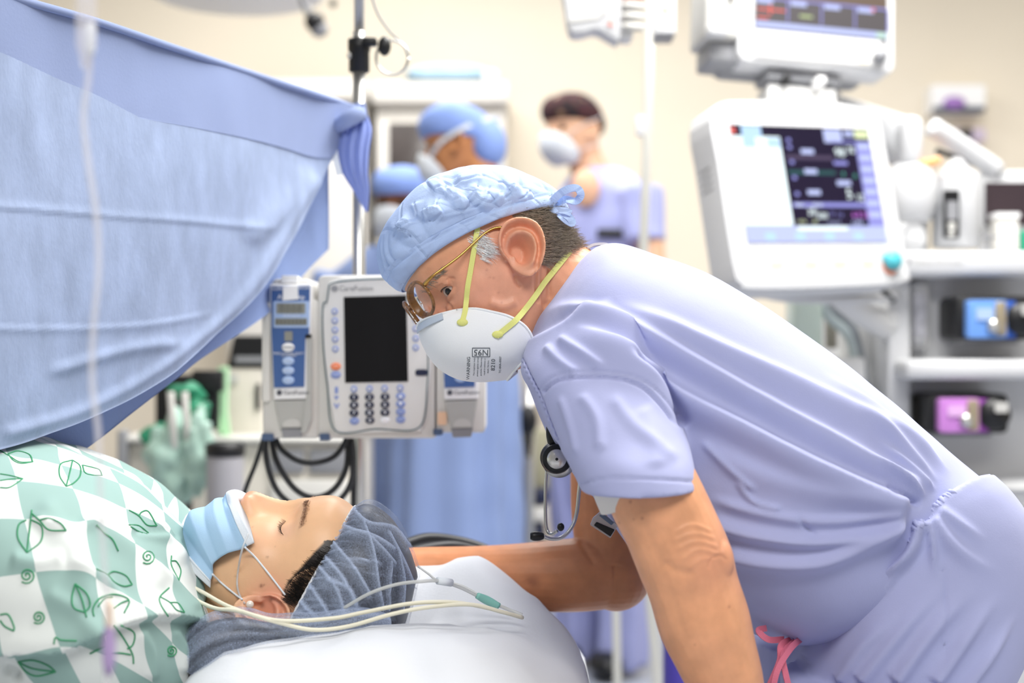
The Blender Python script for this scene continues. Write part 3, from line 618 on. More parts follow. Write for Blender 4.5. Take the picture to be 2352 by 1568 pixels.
fl_ = folds(fl_, Nc, [(Zk(p_), 2.0, 2.0, -.0026 * a_, .1, .1) for p_, a_ in ck_] + [(Zk(p_), 24, 8, .0050 * a_, .3, .3) for p_, a_ in ck_], .3); capv = fl_.reshape(140, 380, 3)
cap_o = mesh_obj('scrub_cap', *loft(capv), m_cap, doctor)
R = cap_rings(CR[:3], 20, 220); fl = R.reshape(-1, 3); nn = fl - np.array([0, 0, .03]); nn /= np.linalg.norm(nn, axis=1)[:, None]
k = np.linspace(0, 1, 20); prof = np.repeat(.0022 + .0016 * np.sin(k * np.pi) - .0016 * np.exp(-((k - .86) / .04) ** 2), 220)
fl = fl + nn * (prof + .0014 * nz(fl * [1, 1, 3], 45, 6.6))[:, None]
mesh_obj('cap_band', *loft(dl(fl).reshape(20, 220, 3), False), m_cap, cap_o)
tw = lambda pts, w: mesh_obj('tie', *ribbon([P(*q) for q in pts], w, (.2, -.9, .3), 36, .0012), m_cap, cap_o)
tw([(1258, 478, 1.57), (1275, 455, 1.565), (1300, 436, 1.56), (1325, 432, 1.56), (1334, 448, 1.56), (1322, 462, 1.565), (1298, 458, 1.57), (1268, 470, 1.575)], .0085)
tw([(1268, 480, 1.57), (1292, 490, 1.565), (1308, 500, 1.56), (1314, 512, 1.56), (1300, 505, 1.56), (1286, 492, 1.565)], .009)
tw([(1260, 474, 1.57), (1270, 482, 1.565), (1296, 484, 1.56), (1312, 490, 1.56)], .008)

# respirator: moulded cup
RB = [(.112, 0, -.004), (.098, .026, -.010), (.078, .046, -.022), (.056, .060, -.042), (.044, .063, -.068), (.050, .052, -.096), (.062, .026, -.110), (.066, 0, -.113)]
RB = RB + [(x, -y, z) for x, y, z in RB[-2:0:-1]]
cl = crv([(.1125, -.003), (.1185, -.018), (.1215, -.038), (.1190, -.058), (.1080, -.078), (.0890, -.094), (.0640, -.109)], 40)
ed = crv([(.080, .046, -.021), (.066, .056, -.032), (.054, .061, -.046), (.042, .064, -.062), (.034, .062, -.080), (.034, .054, -.096), (.042, .040, -.106)], 40)
ss = np.linspace(-1, 1, 61); rings = []
for k in range(40):
    a = np.abs(ss); xc, zc = cl[k]; xe, ye, ze = ed[k]
    row = np.stack([xc + (xe - xc) * a ** 2.1, ye * np.sign(ss) * np.sin(a * np.pi / 2) ** .9, zc + (ze - zc) * a ** 1.5], 1)
    cc = np.array([.05, 0, -.05]); inn = row + (cc - row) / np.linalg.norm(cc - row, axis=1)[:, None] * .003
    rings.append(np.vstack([row, inn[::-1]]))
rv, rf = loft(np.array(rings)); rv = dl(rv); resp = mesh_obj('respirator', rv, rf, m_resp, doctor)
bvh_resp = BVHTree.FromPolygons(rv.tolist(), rf)
m_clip = mat('grey_nose_foam', '#b9c4d2', .6)
mesh_obj('nose_clip', *ribbon(dl(rings[3][30:52] + [.0012, .0006, .0012]), .0075, DA[0] * .8 + DA[1] * .5 + DA[2] * .6, 24, .0016), m_clip, resp)
rimp = np.vstack([rings[0][:61], np.array([r[60] for r in rings]), rings[-1][:61][::-1], np.array([r[0] for r in rings[::-1]])])
mesh_obj('edge_seam', *tube(dl(rimp), .0015, 8, spline=False, cap=False), m_resp, resp)
def strap(pix, w, trees, off, name, m, parent, extra=None, thick=.0011):
    pts = []
    for u, v in pix:
        c = [surf_px(t, u, v, off) for t in trees]; c = [q for q in c if q is not None]
        if c: pts.append(min(c, key=lambda q: q[1]))
    if extra: pts += extra
    return mesh_obj(name, *ribbon(pts, w, (.2, -1, .1), 44, thick), m, parent)
strap([(1062, 738), (1068, 715), (1071, 690), (1074, 660), (1080, 625), (1086, 590), (1091, 560), (1094, 540), (1098, 515)], .0056, [bvh_body, bvh_resp], .0016, 'head_strap', m_yel, resp)
strap([(1140, 772), (1165, 752), (1185, 735), (1205, 712), (1228, 682), (1250, 650), (1270, 625), (1290, 600), (1310, 575)], .0062, [bvh_body, bvh_resp], .0016, 'neck_strap', m_yel, resp)
for u, v in ((1062, 740), (1143, 768)):
    p = surf_px(bvh_resp, u, v, .001)
    mesh_obj('strap_tab', *ellipsoid(p, (.006, .0022, .004)), m_yel, resp)
m_ink = mat('grey_print', '#5d646b', .8)
def upside(name, s, u, v, hpx, ang, m=m_ink, bold=1):
    d = 1.53; p = P(u, v, d); a = math.radians(ang); M = np.eye(4)
    M[:3, 0] = (math.cos(a), 0, -math.sin(a)); M[:3, 1] = (math.sin(a), 0, math.cos(a)); M[:3, 2] = (0, -1, 0); M[:3, 3] = p
    ray = p - np.array([0, 0, CZ]); ray /= np.linalg.norm(ray)
    return hook_text(name, s, hpx * d / FPX * 1.38, M, m, resp, target=bvh_resp, ray=ray)
upside('lettering', 'N95', 1105, 809, 14, 181)
for s, u, v, h in (('WARNING', 1076, 846, 8), ('8210', 1133, 838, 10), ('TC-84A-0007', 1149, 838, 5), ('This respirator helps', 1089, 842, 3.6), ('protect against certain', 1097, 842, 3.6), ('particles. Misuse may', 1105, 842, 3.6), ('result in sickness or', 1113, 842, 3.6), ('death. See box.', 1121, 842, 3.6)):
    upside('lettering', s, u, v, h, -88 if s not in ('8210',) else -88)
fr = []
for a, b in (((1085, 799), (1125, 799)), ((1125, 799), (1125, 819)), ((1125, 819), (1085, 819)), ((1085, 819), (1085, 799))):
    pts = [surf_px(bvh_resp, a[0] + (b[0] - a[0]) * t, a[1] + (b[1] - a[1]) * t, .0006) for t in np.linspace(0, 1, 6)]; pts = [q for q in pts if q is not None]
    if len(pts) > 2: fr.append(tube(pts, .00035, 4, 8))
if fr: mesh_obj('print_frame', *join(*fr), m_ink, resp)

# spectacles
spec = bpy.data.objects.new('spectacles', None); COL.objects.link(spec); put(spec, dl([[.1, 0, .01]])[0], doctor)
t = np.linspace(0, 2 * np.pi, 49)
for sd in (1, -1):
    loop = np.array([(.103 - .012 * (math.cos(a) * sd * .5 + .5 if False else abs(.026 * math.cos(a) + .034) / .06), sd * (.034 + .0255 * np.sign(math.cos(a)) * abs(math.cos(a)) ** .8), .006 + .019 * np.sign(math.sin(a)) * abs(math.sin(a)) ** .8) for a in t])
    loop += [.006, 0, .006]
    rim = mesh_obj('rim', *tube(dl(loop), .0019, 8, spline=False), m_tort, spec)
    disc = np.vstack([loop[:-1] * 1.0, [loop[:-1].mean(0) + [.002, 0, 0]]]); Fd_ = [[i, (i + 1) % 48, 48] for i in range(48)]
    dV = np.vstack([disc, disc - [.0012, 0, 0]]); Ff = Fd_ + [[a_ + 49, c_ + 49, b_ + 49] for a_, c_, b_ in [(f[0], f[2], f[1]) for f in Fd_]] + [[i, i + 49, (i + 1) % 48 + 49, (i + 1) % 48] for i in range(48)]
    mesh_obj('lens', dl(dV), [f[::-1] for f in Ff], m_lens, rim)
    tp = [(.0955, sd * .061, .019), (.086, sd * .070, .020), (.05, sd * .0745, .021), (.01, sd * .0765, .026), (-.008, sd * .077, .020), (-.018, sd * .075, .006)]
    mesh_obj('temple', *tube(dl(tp), [.0026, .0016, .0014, .0014, .0018, .0018], 8, 40), m_gold, spec)
mesh_obj('bridge', *tube(dl([(.104, .0095, .016), (.110, 0, .019), (.104, -.0095, .016)]), .0016, 8, 16), m_tort, spec)
# ------------------------------------------------------------------ the patient lying on the bed
PC = np.array([-.247, 1.55, .778])
PA = axes((-.105, 0, .994), (.994, 0, .105)); pl_ = lambda V: L2W(PA, PC, V)
patient = thing('person', 'patient lying face up with closed eyes, blue face mask and bouffant cap', 'person', (-.55, 1.55, .66))
pieces = []
hv, hf = head_mesh(HEAD_F, closed_eyes=True); pieces.append((pl_(hv), hf))
for sd in (1, -1):
    v, f = ear_mesh(sd, (-.004, .066, -.016), .98, 14); pieces.append((pl_(v), f))
pieces.append(tube([pl_([[-.02, 0, .0]])[0], pl_([[-.022, 0, -.06]])[0], pl_([[-.035, 0, -.11]])[0], np.array([-.42, 1.55, .745])], [.058, .050, .050, .065], 28, 30))
pieces.append(tube([(-.44, 1.38, .745), (-.44, 1.55, .76), (-.44, 1.72, .745)], [.045, .065, .045], 24, 20))
pieces.append(tube([(-.44, 1.55, .76), (-.55, 1.55, .78), (-.75, 1.55, .78)], [.06, .09, .09], 24, 20))
V, F, N = remesh(pieces, .0016, 3, .5)
lip = [([(437, 1290), (455, 1350), (470, 1400)], 6, 6, -.002), ([(455, 1310), (480, 1370), (520, 1400)], 6, 6, .0012)]
V = folds(V, N, lip, .3)
base_p = lin('#efbf94')[:3]
tint = skin_tint(V, base_p, [(pl_([[.108, 0, -.03]])[0], .018, (.74, .30, .19), .75), (pl_([[.0, .075, -.005]])[0], .026, (.70, .24, .18), .75), (pl_([[.07, .05, -.02]])[0], .035, (.78, .44, .30), .4),
     (pl_([[.075, .045, .012]])[0], .012, (.62, .36, .28), .4), (pl_([[.0, .04, -.09]])[0], .05, (.62, .40, .24), .5)])
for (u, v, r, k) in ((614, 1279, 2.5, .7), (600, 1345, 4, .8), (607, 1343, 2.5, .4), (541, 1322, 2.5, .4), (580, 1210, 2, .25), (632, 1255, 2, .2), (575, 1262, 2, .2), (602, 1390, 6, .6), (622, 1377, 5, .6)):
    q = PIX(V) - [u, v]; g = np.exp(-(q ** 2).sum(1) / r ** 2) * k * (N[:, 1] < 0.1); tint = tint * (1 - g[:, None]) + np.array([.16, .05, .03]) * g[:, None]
loc = L2W(PA.T, 0, V - PC)
Q_ = PIX(V); dd_, _ = seg_dist(Q_, [(742, 1246), (722, 1266), (690, 1303), (660, 1335), (648, 1372), (652, 1380)]); hz2 = np.clip((-dd_ + 2) / 6, 0, 1) * (Q_[:, 0] > 640) * (Q_[:, 1] > 1240) * (Q_[:, 1] < 1382) * (V[:, 1] < 1.53) * (loc[:, 1] < .0705)
hz = np.maximum(hz2, np.clip((loc[:, 2] - (.045 + .9 * np.clip(loc[:, 0], 0, .1))) / .006, 0, 1))
ay_ = np.abs(loc[:, 1]); tb = np.clip((ay_ - .012) / .038, 0, 1); bz = .034 + .005 * np.sin(tb * 2.4) - .004 * tb; bw = np.exp(-((loc[:, 2] - bz) / .0028) ** 2) * (ay_ > .011) * (ay_ < .051) * (loc[:, 0] > .05) * .5
tint = tint * (1 - bw[:, None]) + np.array([.20, .10, .06]) * bw[:, None]
tint = tint * (1 - hz[:, None]) + np.array([.02, .013, .010]) * hz[:, None]
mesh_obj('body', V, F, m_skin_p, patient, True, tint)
bvh_pat = BVHTree.FromPolygons(V.tolist(), F.tolist())
def on(tree, u, v, off=.0005): return surf_px(tree, u, v, off)
# lashes, brows, hair at the temple
lr, ld = [], []
for k in range(46):
    t = k / 45; y = .022 + .024 * t; z = .0085 + .004 * ((y - .034) / .012) ** 2
    for sd in (1, -1):
        h = bvh_pat.ray_cast(Vector(pl_([[.16, y * sd, z]])[0]), Vector(-PA[0]))
        if h[0] is not None: lr.append(np.array(h[0])); ld.append(PA[0] * 1.0 - PA[2] * .8 + PA[1] * sd * (.2 + .5 * t))
strands('eyelashes', np.array(lr), np.array(ld), .0060, .00016, m_bhair, patient, .1)
br, bd = [], []
for k in range(260):
    t = rng.uniform(0, 1); y = .012 + .038 * t; z = .034 + .005 * math.sin(t * 2.4) + rng.normal(0, .0020) - .004 * t
    for sd in (1, -1):
        h = bvh_pat.ray_cast(Vector(pl_([[.16, y * sd, z]])[0]), Vector(-PA[0]))
        if h[0] is not None: br.append(np.array(h[0]) + np.array(h[1]) * .0003); bd.append(PA[1] * sd + PA[0] * .12 + PA[2] * .25)
m_brow = mat('brown_brow_hair', '#9a7560', .6)
strands('eyebrows', np.array(br), np.array(bd), .005, .00016, m_brow, patient, .12)
hr, hd = [], []
for _ in range(2400):
    t = rng.uniform(0, 1) ** .7; bx, by = crv([(728, 1258), (694, 1300), (664, 1335), (650, 1372)], 101)[int(t * 100)]
    u = bx + rng.uniform(-9, 26); v = by + rng.uniform(-9, 12); q = on(bvh_pat, u, v, -.0002)
    if q is not None and q[1] < 1.53: hr.append(q); hd.append(np.array([.85, -.12, -.42]))
strands('temple_hair', np.array(hr), np.array(hd), .017, .00014, m_bhair, patient, .18)
# pearl earring
m_pearl = mat('pearl', '#efe7dc', .18, spec=.8, coat=.5)
q = on(bvh_pat, 574, 1388, .0035)
mesh_obj('earring', *ellipsoid(q if q is not None else pl_([[-.02, .08, -.03]])[0], (.0042,) * 3), m_pearl, patient)
# hair inside the cap
HC = np.array([(.080, .080, -.098, -.040, .076), (.085, .095, -.105, -.02, .083), (.079, .110, -.108, .03, .086), (.061, .126, -.098, .08, .079), (.032, .138, -.065, .117, .056), (.009, .144, -.027, .135, .022), (.0, .145, -.01, .14, .006)])
R = cap_rings(HC, 40, 90, 0, 2.1); mesh_obj('hair', *loft(pl_(R.reshape(-1, 3)).reshape(40, 90, 3)), m_bhair, patient)
# bouffant cap: thin veil, denser where it is folded
def veil_mat(name, dens0, dens1, col):
    m = bpy.data.materials.new(name); m.use_nodes = True; nt = m.node_tree; b = nt.nodes['Principled BSDF']
    b.inputs['Base Color'].default_value = lin(col); b.inputs['Roughness'].default_value = .8
    tr = nt.nodes.new('ShaderNodeBsdfTransparent'); mx = nt.nodes.new('ShaderNodeMixShader'); a = nt.nodes.new('ShaderNodeVertexColor'); a.layer_name = 'tint'
    tc = nt.nodes.new('ShaderNodeTexCoord'); n = nt.nodes.new('ShaderNodeTexNoise'); n.inputs['Scale'].default_value = 650; n.inputs['Detail'].default_value = 5; nt.links.new(tc.outputs['Object'], n.inputs['Vector'])
    mr = nt.nodes.new('ShaderNodeMapRange'); mr.inputs[3].default_value = dens0; mr.inputs[4].default_value = dens1; nt.links.new(a.outputs[0], mr.inputs[0])
    m2 = nt.nodes.new('ShaderNodeMath'); m2.operation = 'MULTIPLY_ADD'; nt.links.new(n.outputs[0], m2.inputs[0]); m2.inputs[1].default_value = .55; nt.links.new(mr.outputs[0], m2.inputs[2])
    m3 = nt.nodes.new('ShaderNodeMath'); m3.operation = 'SUBTRACT'; m3.use_clamp = True; nt.links.new(m2.outputs[0], m3.inputs[0]); m3.inputs[1].default_value = .27
    nt.links.new(m3.outputs[0], mx.inputs[0]); nt.links.new(tr.outputs[0], mx.inputs[1]); nt.links.new(b.outputs[0], mx.inputs[2]); nt.links.new(mx.outputs[0], nt.nodes['Material Output'].inputs[0])
    return m
m_veil = veil_mat('bouffant_veil', .13, .88, '#bccbe8')
BC = HC + np.array([(.003, .004, -.002, .0, .002), (.004, .003, -.004, .0, .003), (.004, .003, -.004, .0, .003), (.003, .003, -.004, .002, .003), (.003, .003, -.003, .002, .003), (.002, .003, -.002, .002, .002), (.0, .003, 0, .003, .0)])
nr, nc = 90, 300; R = cap_rings(BC, nr, nc, 0, 2.1); fl = R.reshape(-1, 3); tt = np.repeat(np.linspace(0, 1, nr), nc); aa = np.tile(np.linspace(0, 2 * np.pi, nc, endpoint=False), nr)
warp = nz(fl, 14, 2.2) * .5
pl1 = np.abs(np.sin(aa * 8 + warp * 2.2 + tt * 1.2)); pl2 = np.abs(np.sin(aa * 31 + warp * 3 + 1 + 2 * tt))
near = np.exp(-tt / .16)
ridge1 = np.exp(-(pl1 / .07) ** 2) * np.clip(1.1 - tt, 0, 1) * .7; ridge2 = np.exp(-(pl2 / .30) ** 2) * near
Wp = pl_(fl); Qp = PIX(Wp); ridge3 = np.zeros(len(fl)); front = Wp[:, 1] < 1.56
for ln, w_ in (([(835, 1195), (856, 1260), (868, 1330), (880, 1395)], 4), ([(812, 1172), (848, 1200), (900, 1212), (938, 1255)], 5), ([(765, 1245), (812, 1300), (850, 1362)], 5), ([(738, 1270), (790, 1330), (832, 1420)], 6), ([(850, 1232), (880, 1262), (908, 1292)], 4),
               ([(722, 1290), (772, 1350), (795, 1420)], 6), ([(702, 1330), (742, 1388), (765, 1430)], 6), ([(892, 1222), (930, 1290), (952, 1340)], 4), ([(900, 1290), (893, 1400)], 3), ([(915, 1262), (930, 1330), (925, 1400)], 3), ([(790, 1208), (860, 1232), (905, 1260)], 5), ([(752, 1330), (800, 1350), (822, 1400)], 8), ([(690, 1380), (730, 1420), (760, 1440)], 7), ([(800, 1280), (870, 1290)], 3)):
    d_, f_ = seg_dist(Qp, crv(ln, 20) if len(ln) > 2 else ln); ridge3 = np.maximum(ridge3, np.where(front, np.exp(-(d_ / (w_ * .65)) ** 2) + .30 * np.exp(-((d_ - 1.8 * w_) / (1.8 * w_)) ** 2), 0))
blue = np.exp(-tt / .30)
den = np.clip(.45 * ridge1 + .50 * ridge2 + .72 * ridge3 + .20 * blue, 0, 1)
nn = fl - np.array([0, 0, .04]); nn /= np.linalg.norm(nn, axis=1)[:, None]
fl = fl + nn * (.0016 * ridge1 + .0030 * ridge2 + .0022 * ridge3 + .003 * nz(fl, 18, 5.5) * np.clip(tt * 6, 0, 1))[:, None]
cap2 = mesh_obj('bouffant_cap', *loft(pl_(fl).reshape(nr, nc, 3), False), m_veil, patient, True, np.repeat(den[:, None], 3, 1))
hem = pl_(R[0]); m_elastic = mat('white_elastic', '#e8e9ec', .8, bump=.3, bscale=900)
hem = hem + (np.array([.0006 * math.sin(k * 2.1) for k in range(nc)])[:, None] * np.array([1, 0, 1]))
mesh_obj('elastic_hem', *tube(hem[list(range(nc)) + [0]], .0014, 6, spline=False), m_elastic, cap2)
# loose tail of the cap holding the long hair, lying along the neck on the pillow
def tail(scale, nr=70, nc=60):
    c = crv([np.r_[P(890, 1432, 1.475), .010], np.r_[P(820, 1436, 1.46), .020], np.r_[P(720, 1460, 1.455), .024], np.r_[P(620, 1466, 1.45), .026], np.r_[P(540, 1466, 1.445), .030], np.r_[P(480, 1490, 1.44), .030], np.r_[P(440, 1528, 1.44), .022]], nr)
    p, r = c[:, :3], c[:, 3] * scale; t, a, b = frames(p); th = np.linspace(0, 2 * np.pi, nc, endpoint=False)
    return p[:, None] + r[:, None, None] * (a[:, None] * np.cos(th)[None, :, None] + b[:, None] * np.sin(th)[None, :, None])
mesh_obj('long_hair', *loft(tail(np.linspace(.35, .9, 70))), m_bhair, patient)
R = tail(1.0); fl = R.reshape(-1, 3); ii, jj = np.divmod(np.arange(len(fl)), 60); d1_ = np.clip(.5 + 1.1 * nz(np.stack([jj * .55, ii * .06, ii * 0.0], 1), 1.0, 3.0), 0, 1); d2_ = np.repeat(np.clip((np.linspace(0, 1, 70) * -2.2 + 1), 0, 1), 60)
cc = np.repeat(R.mean(1), 60, 0); fl = fl + (fl - cc) * (.08 * d1_ + .25 * nz(fl, 30, 6.0))[:, None]
mesh_obj('cap_tail', *loft(fl.reshape(70, 60, 3), False), m_veil, cap2, True, np.repeat(np.clip(.30 * d1_ + .40 * d2_ + .02, 0, 1)[:, None], 3, 1))

# surgical mask
m_mask = mat('pale_blue_pleated_paper', '#b8daf6', .85, bump=.12, bscale=700, backlit=.15)
m_mwhite = mat('white_mask_tape', '#e6ecf3', .8, bump=.2, bscale=900)
nb, ns = 70, 81
cl = crv([(.1125, -.0475), (.1110, -.055), (.1085, -.064), (.1040, -.078), (.0930, -.094), (.0740, -.108), (.0540, -.115)], nb)
ed = crv([(.0640, .061, -.016), (.0600, .063, -.028), (.0560, .064, -.042), (.0510, .064, -.056), (.0440, .063, -.062), (.0330, .061, -.065), (.0225, .059, -.067)], nb)
ss = np.linspace(-1, 1, ns); a = np.abs(ss); G2 = np.zeros((nb, ns, 3)); inn = np.zeros_like(G2)
for k in range(nb):
    xc, zc = cl[k]; xe, ye, ze = ed[k]; f = k / (nb - 1)
    ple = .0016 * math.asin(math.sin(f * math.pi * 7)) * (1 if .12 < f < .9 else .15)
    row = np.stack([xc + (xe - xc) * a ** 1.9, ye * np.sign(ss) * np.sin(a * np.pi / 2) ** .95, zc + (ze - zc) * a ** 1.25], 1)
    cc_ = np.array([.03, 0, -.05]); nrm = (row - cc_) / np.linalg.norm(row - cc_, axis=1)[:, None]
    pinch = .004 * np.exp(-((f - .12) / .05) ** 2) * np.exp(-((a - .25) / .12) ** 2)
    G2[k] = row + nrm * (ple + .0016 * np.cos(f * 9 + ss * 3) - pinch)[:, None]; inn[k] = G2[k] - nrm * .0018
fl = G2.reshape(-1, 3); fl = fl + (.0014 * nz(fl, 40, 9.1))[:, None] * np.array([1, .4, -.5]); G2 = fl.reshape(nb, ns, 3)
pmask = mesh_obj('face_mask', *loft(pl_(np.concatenate([G2, inn[:, ::-1]], 1).reshape(-1, 3)).reshape(nb, 2 * ns, 3)), m_mask, patient)
def band(rows, name, off=.0012):
    A_ = G2[rows[0]:rows[1]]; n_ = A_ - np.array([.03, 0, -.05]); n_ /= np.linalg.norm(n_, axis=2, keepdims=True); O = A_ + n_ * off; I = A_ - n_ * .0006
    R_ = np.concatenate([O, I[:, ::-1]], 1); mesh_obj(name, *loft(pl_(R_.reshape(-1, 3)).reshape(R_.shape)), m_mwhite, pmask)
band((0, 9), 'top_tape'); band((61, 70), 'bottom_tape')
# ear loops
e1 = on(bvh_pat, 664, 1376, .002); e2 = on(bvh_pat, 556, 1374, .002)
mk = lambda n, pts, r, m, par=pmask: mesh_obj(n, *tube(pts, r, 8, 30), m, par)
c1 = pl_([ed[3] * [1, 1, 1] + [.001, .002, .004]])[0]; c2 = pl_([ed[-4] + [0, .002, 0]])[0]
lp = [P(562, 1256, 1.482)] + [on(bvh_pat, u, v, .0015) for u, v in ((585, 1278), (610, 1308), (635, 1340), (655, 1366))]; lp = [q for q in lp if q is not None]; mk('ear_loop', lp, .0010, m_mwhite)
lp = [P(488, 1318, 1.483)] + [on(bvh_pat, u, v, .0015) for u, v in ((505, 1335), (525, 1352), (545, 1368), (556, 1376))]; lp = [q for q in lp if q is not None]; mk('ear_loop', lp, .0011, m_mwhite)
m_clear = mat('clear_tubing', '#dfe3e6', .15, alpha=.55)
lp = [P(570, 1225, 1.478), P(556, 1262, 1.470)] + [on(bvh_pat, u, v, .002) for u, v in ((547, 1310), (545, 1345), (552, 1370), (562, 1385))]; lp = [q for q in lp if q is not None]
mk('nasal_line', lp, .0011, m_clear)

# gown
m_gown = bpy.data.materials.new('checked_cotton'); m_gown.use_nodes = True; nt = m_gown.node_tree; b = nt.nodes['Principled BSDF']; b.inputs['Roughness'].default_value = .9
uvn = nt.nodes.new('ShaderNodeUVMap'); mp = nt.nodes.new('ShaderNodeMapping'); mp.inputs['Rotation'].default_value = (0, 0, math.radians(27)); ck = nt.nodes.new('ShaderNodeTexChecker'); ck.inputs['Scale'].default_value = 1
mp.inputs['Scale'].default_value = (17.2, 17.2, 1); mp.inputs['Location'].default_value = (.35, .15, .5)
dn = nt.nodes.new('ShaderNodeTexNoise'); dn.inputs['Scale'].default_value = 9; dn.inputs['Detail'].default_value = 1
vm = nt.nodes.new('ShaderNodeVectorMath'); vm.operation = 'MULTIPLY_ADD'; vm.inputs[1].default_value = (.016, .016, 0); nt.links.new(uvn.outputs[0], dn.inputs['Vector']); nt.links.new(dn.outputs['Color'], vm.inputs[0]); nt.links.new(uvn.outputs[0], vm.inputs[2])
nt.links.new(vm.outputs[0], mp.inputs[0]); nt.links.new(mp.outputs[0], ck.inputs['Vector']); ck.inputs['Color1'].default_value = lin('#8faca6'); ck.inputs['Color2'].default_value = lin('#d6dbd8')
tn = nt.nodes.new('ShaderNodeTexNoise'); tn.inputs['Scale'].default_value = 900; bp = nt.nodes.new('ShaderNodeBump'); bp.inputs['Strength'].default_value = .12; bp.inputs['Distance'].default_value = .001; nt.links.new(tn.outputs[0], bp.inputs['Height']); nt.links.new(bp.outputs[0], b.inputs['Normal'])
nt.links.new(ck.outputs[0], b.inputs['Base Color'])
GS = np.array([(-1.05, .86, .655, .21), (-.80, .935, .655, .225), (-.56, .949, .655, .235), (-.50, .938, .655, .238), (-.455, .918, .655, .240), (-.412, .897, .655, .235), (-.378, .868, .655, .215), (-.352, .838, .66, .185), (-.334, .810, .668, .155), (-.324, .785, .68, .125), (-.330, .765, .69, .11)])
nr, nc = 220, 260; q = crv(GS, nr); th = np.linspace(0, 2 * np.pi, nc, endpoint=False); e = 2 / 2.2
c = np.sign(np.cos(th)) * np.abs(np.cos(th)) ** e; s = np.sign(np.sin(th)) * np.abs(np.sin(th)) ** e
R = np.stack([np.repeat(q[:, :1], nc, 1), 1.55 - q[:, 3:4] * s, (q[:, 1:2] + q[:, 2:3]) / 2 + (q[:, 1:2] - q[:, 2:3]) / 2 * c], -1)
per = np.cumsum(np.linalg.norm(np.diff(R, axis=1, prepend=R[:, :1]), axis=2), 1); lx = np.cumsum(np.linalg.norm(np.diff(R[:, 40], axis=0, prepend=R[:1, 40]), axis=1))
uv = np.stack([np.repeat(lx[:, None], nc, 1), per], -1).reshape(-1, 2)
V = R.reshape(-1, 3); Fg = gridF(nr, nc); N = vnormals(V, Fg); 
if (N * (V - [0, 1.55, .79]))[:, 1].mean() < 0: Fg = Fg[:, ::-1]; N = -N
gf = [([(60, 1180), (130, 1215), (200, 1210), (280, 1180)], 9, 12, .004), ([(330, 1160), (370, 1215), (420, 1245)], 6, 8, .004), ([(150, 1290), (240, 1330), (300, 1400)], 9, 14, .004), ([(-60, 1502), (60, 1494), (140, 1492), (210, 1462), (290, 1432), (370, 1420), (460, 1432)], 50, 3, .014, .02, .02), ([(80, 1150), (160, 1250), (200, 1340), (195, 1420)], 24, 30, .006), ([(180, 1180), (260, 1230), (330, 1290), (370, 1370)], 18, 24, .007),
      ([(290, 1140), (350, 1200), (400, 1250), (430, 1300)], 10, 16, .006), ([(240, 1190), (310, 1220), (400, 1240)], 8, 10, .005), ([(20, 1280), (90, 1290), (150, 1280)], 16, 20, .005), ([(300, 1220), (350, 1225), (415, 1240)], 7, 7, -.005),
      ([(100, 1360), (170, 1400), (230, 1480)], 20, 20, .004), ([(340, 1300), (400, 1340), (440, 1410)], 14, 14, .004), ([(320, 1440), (350, 1500), (350, 1568)], 14, 16, .005), ([(0, 1540), (30, 1545), (40, 1568)], 10, 10, -.008), ([(400, 1440), (425, 1490), (420, 1550)], 10, 10, .004)]
V = folds(V, N, gf, .25); V = V + N * (nz(V, 13, 4.4) * .004 + nz(V, 34, 1.1) * .0012)[:, None]
gown = mesh_obj('hospital_gown', V, Fg, m_gown, patient, True, None, uv)
bvh_gown = BVHTree.FromPolygons(V.tolist(), Fg.tolist())
m_leaf = mat('green_print', '#3f8f66', .9)
Zc = lambda L: [(.375 * x, 980 + .375 * y) for x, y in L]
def spiral(cx, cy, r, turns=2.2):
    return [(cx + r * (k / 40) * math.cos(k / 40 * turns * 6.28 + 1), cy + r * (k / 40) * math.sin(k / 40 * turns * 6.28 + 1)) for k in range(4, 41)]
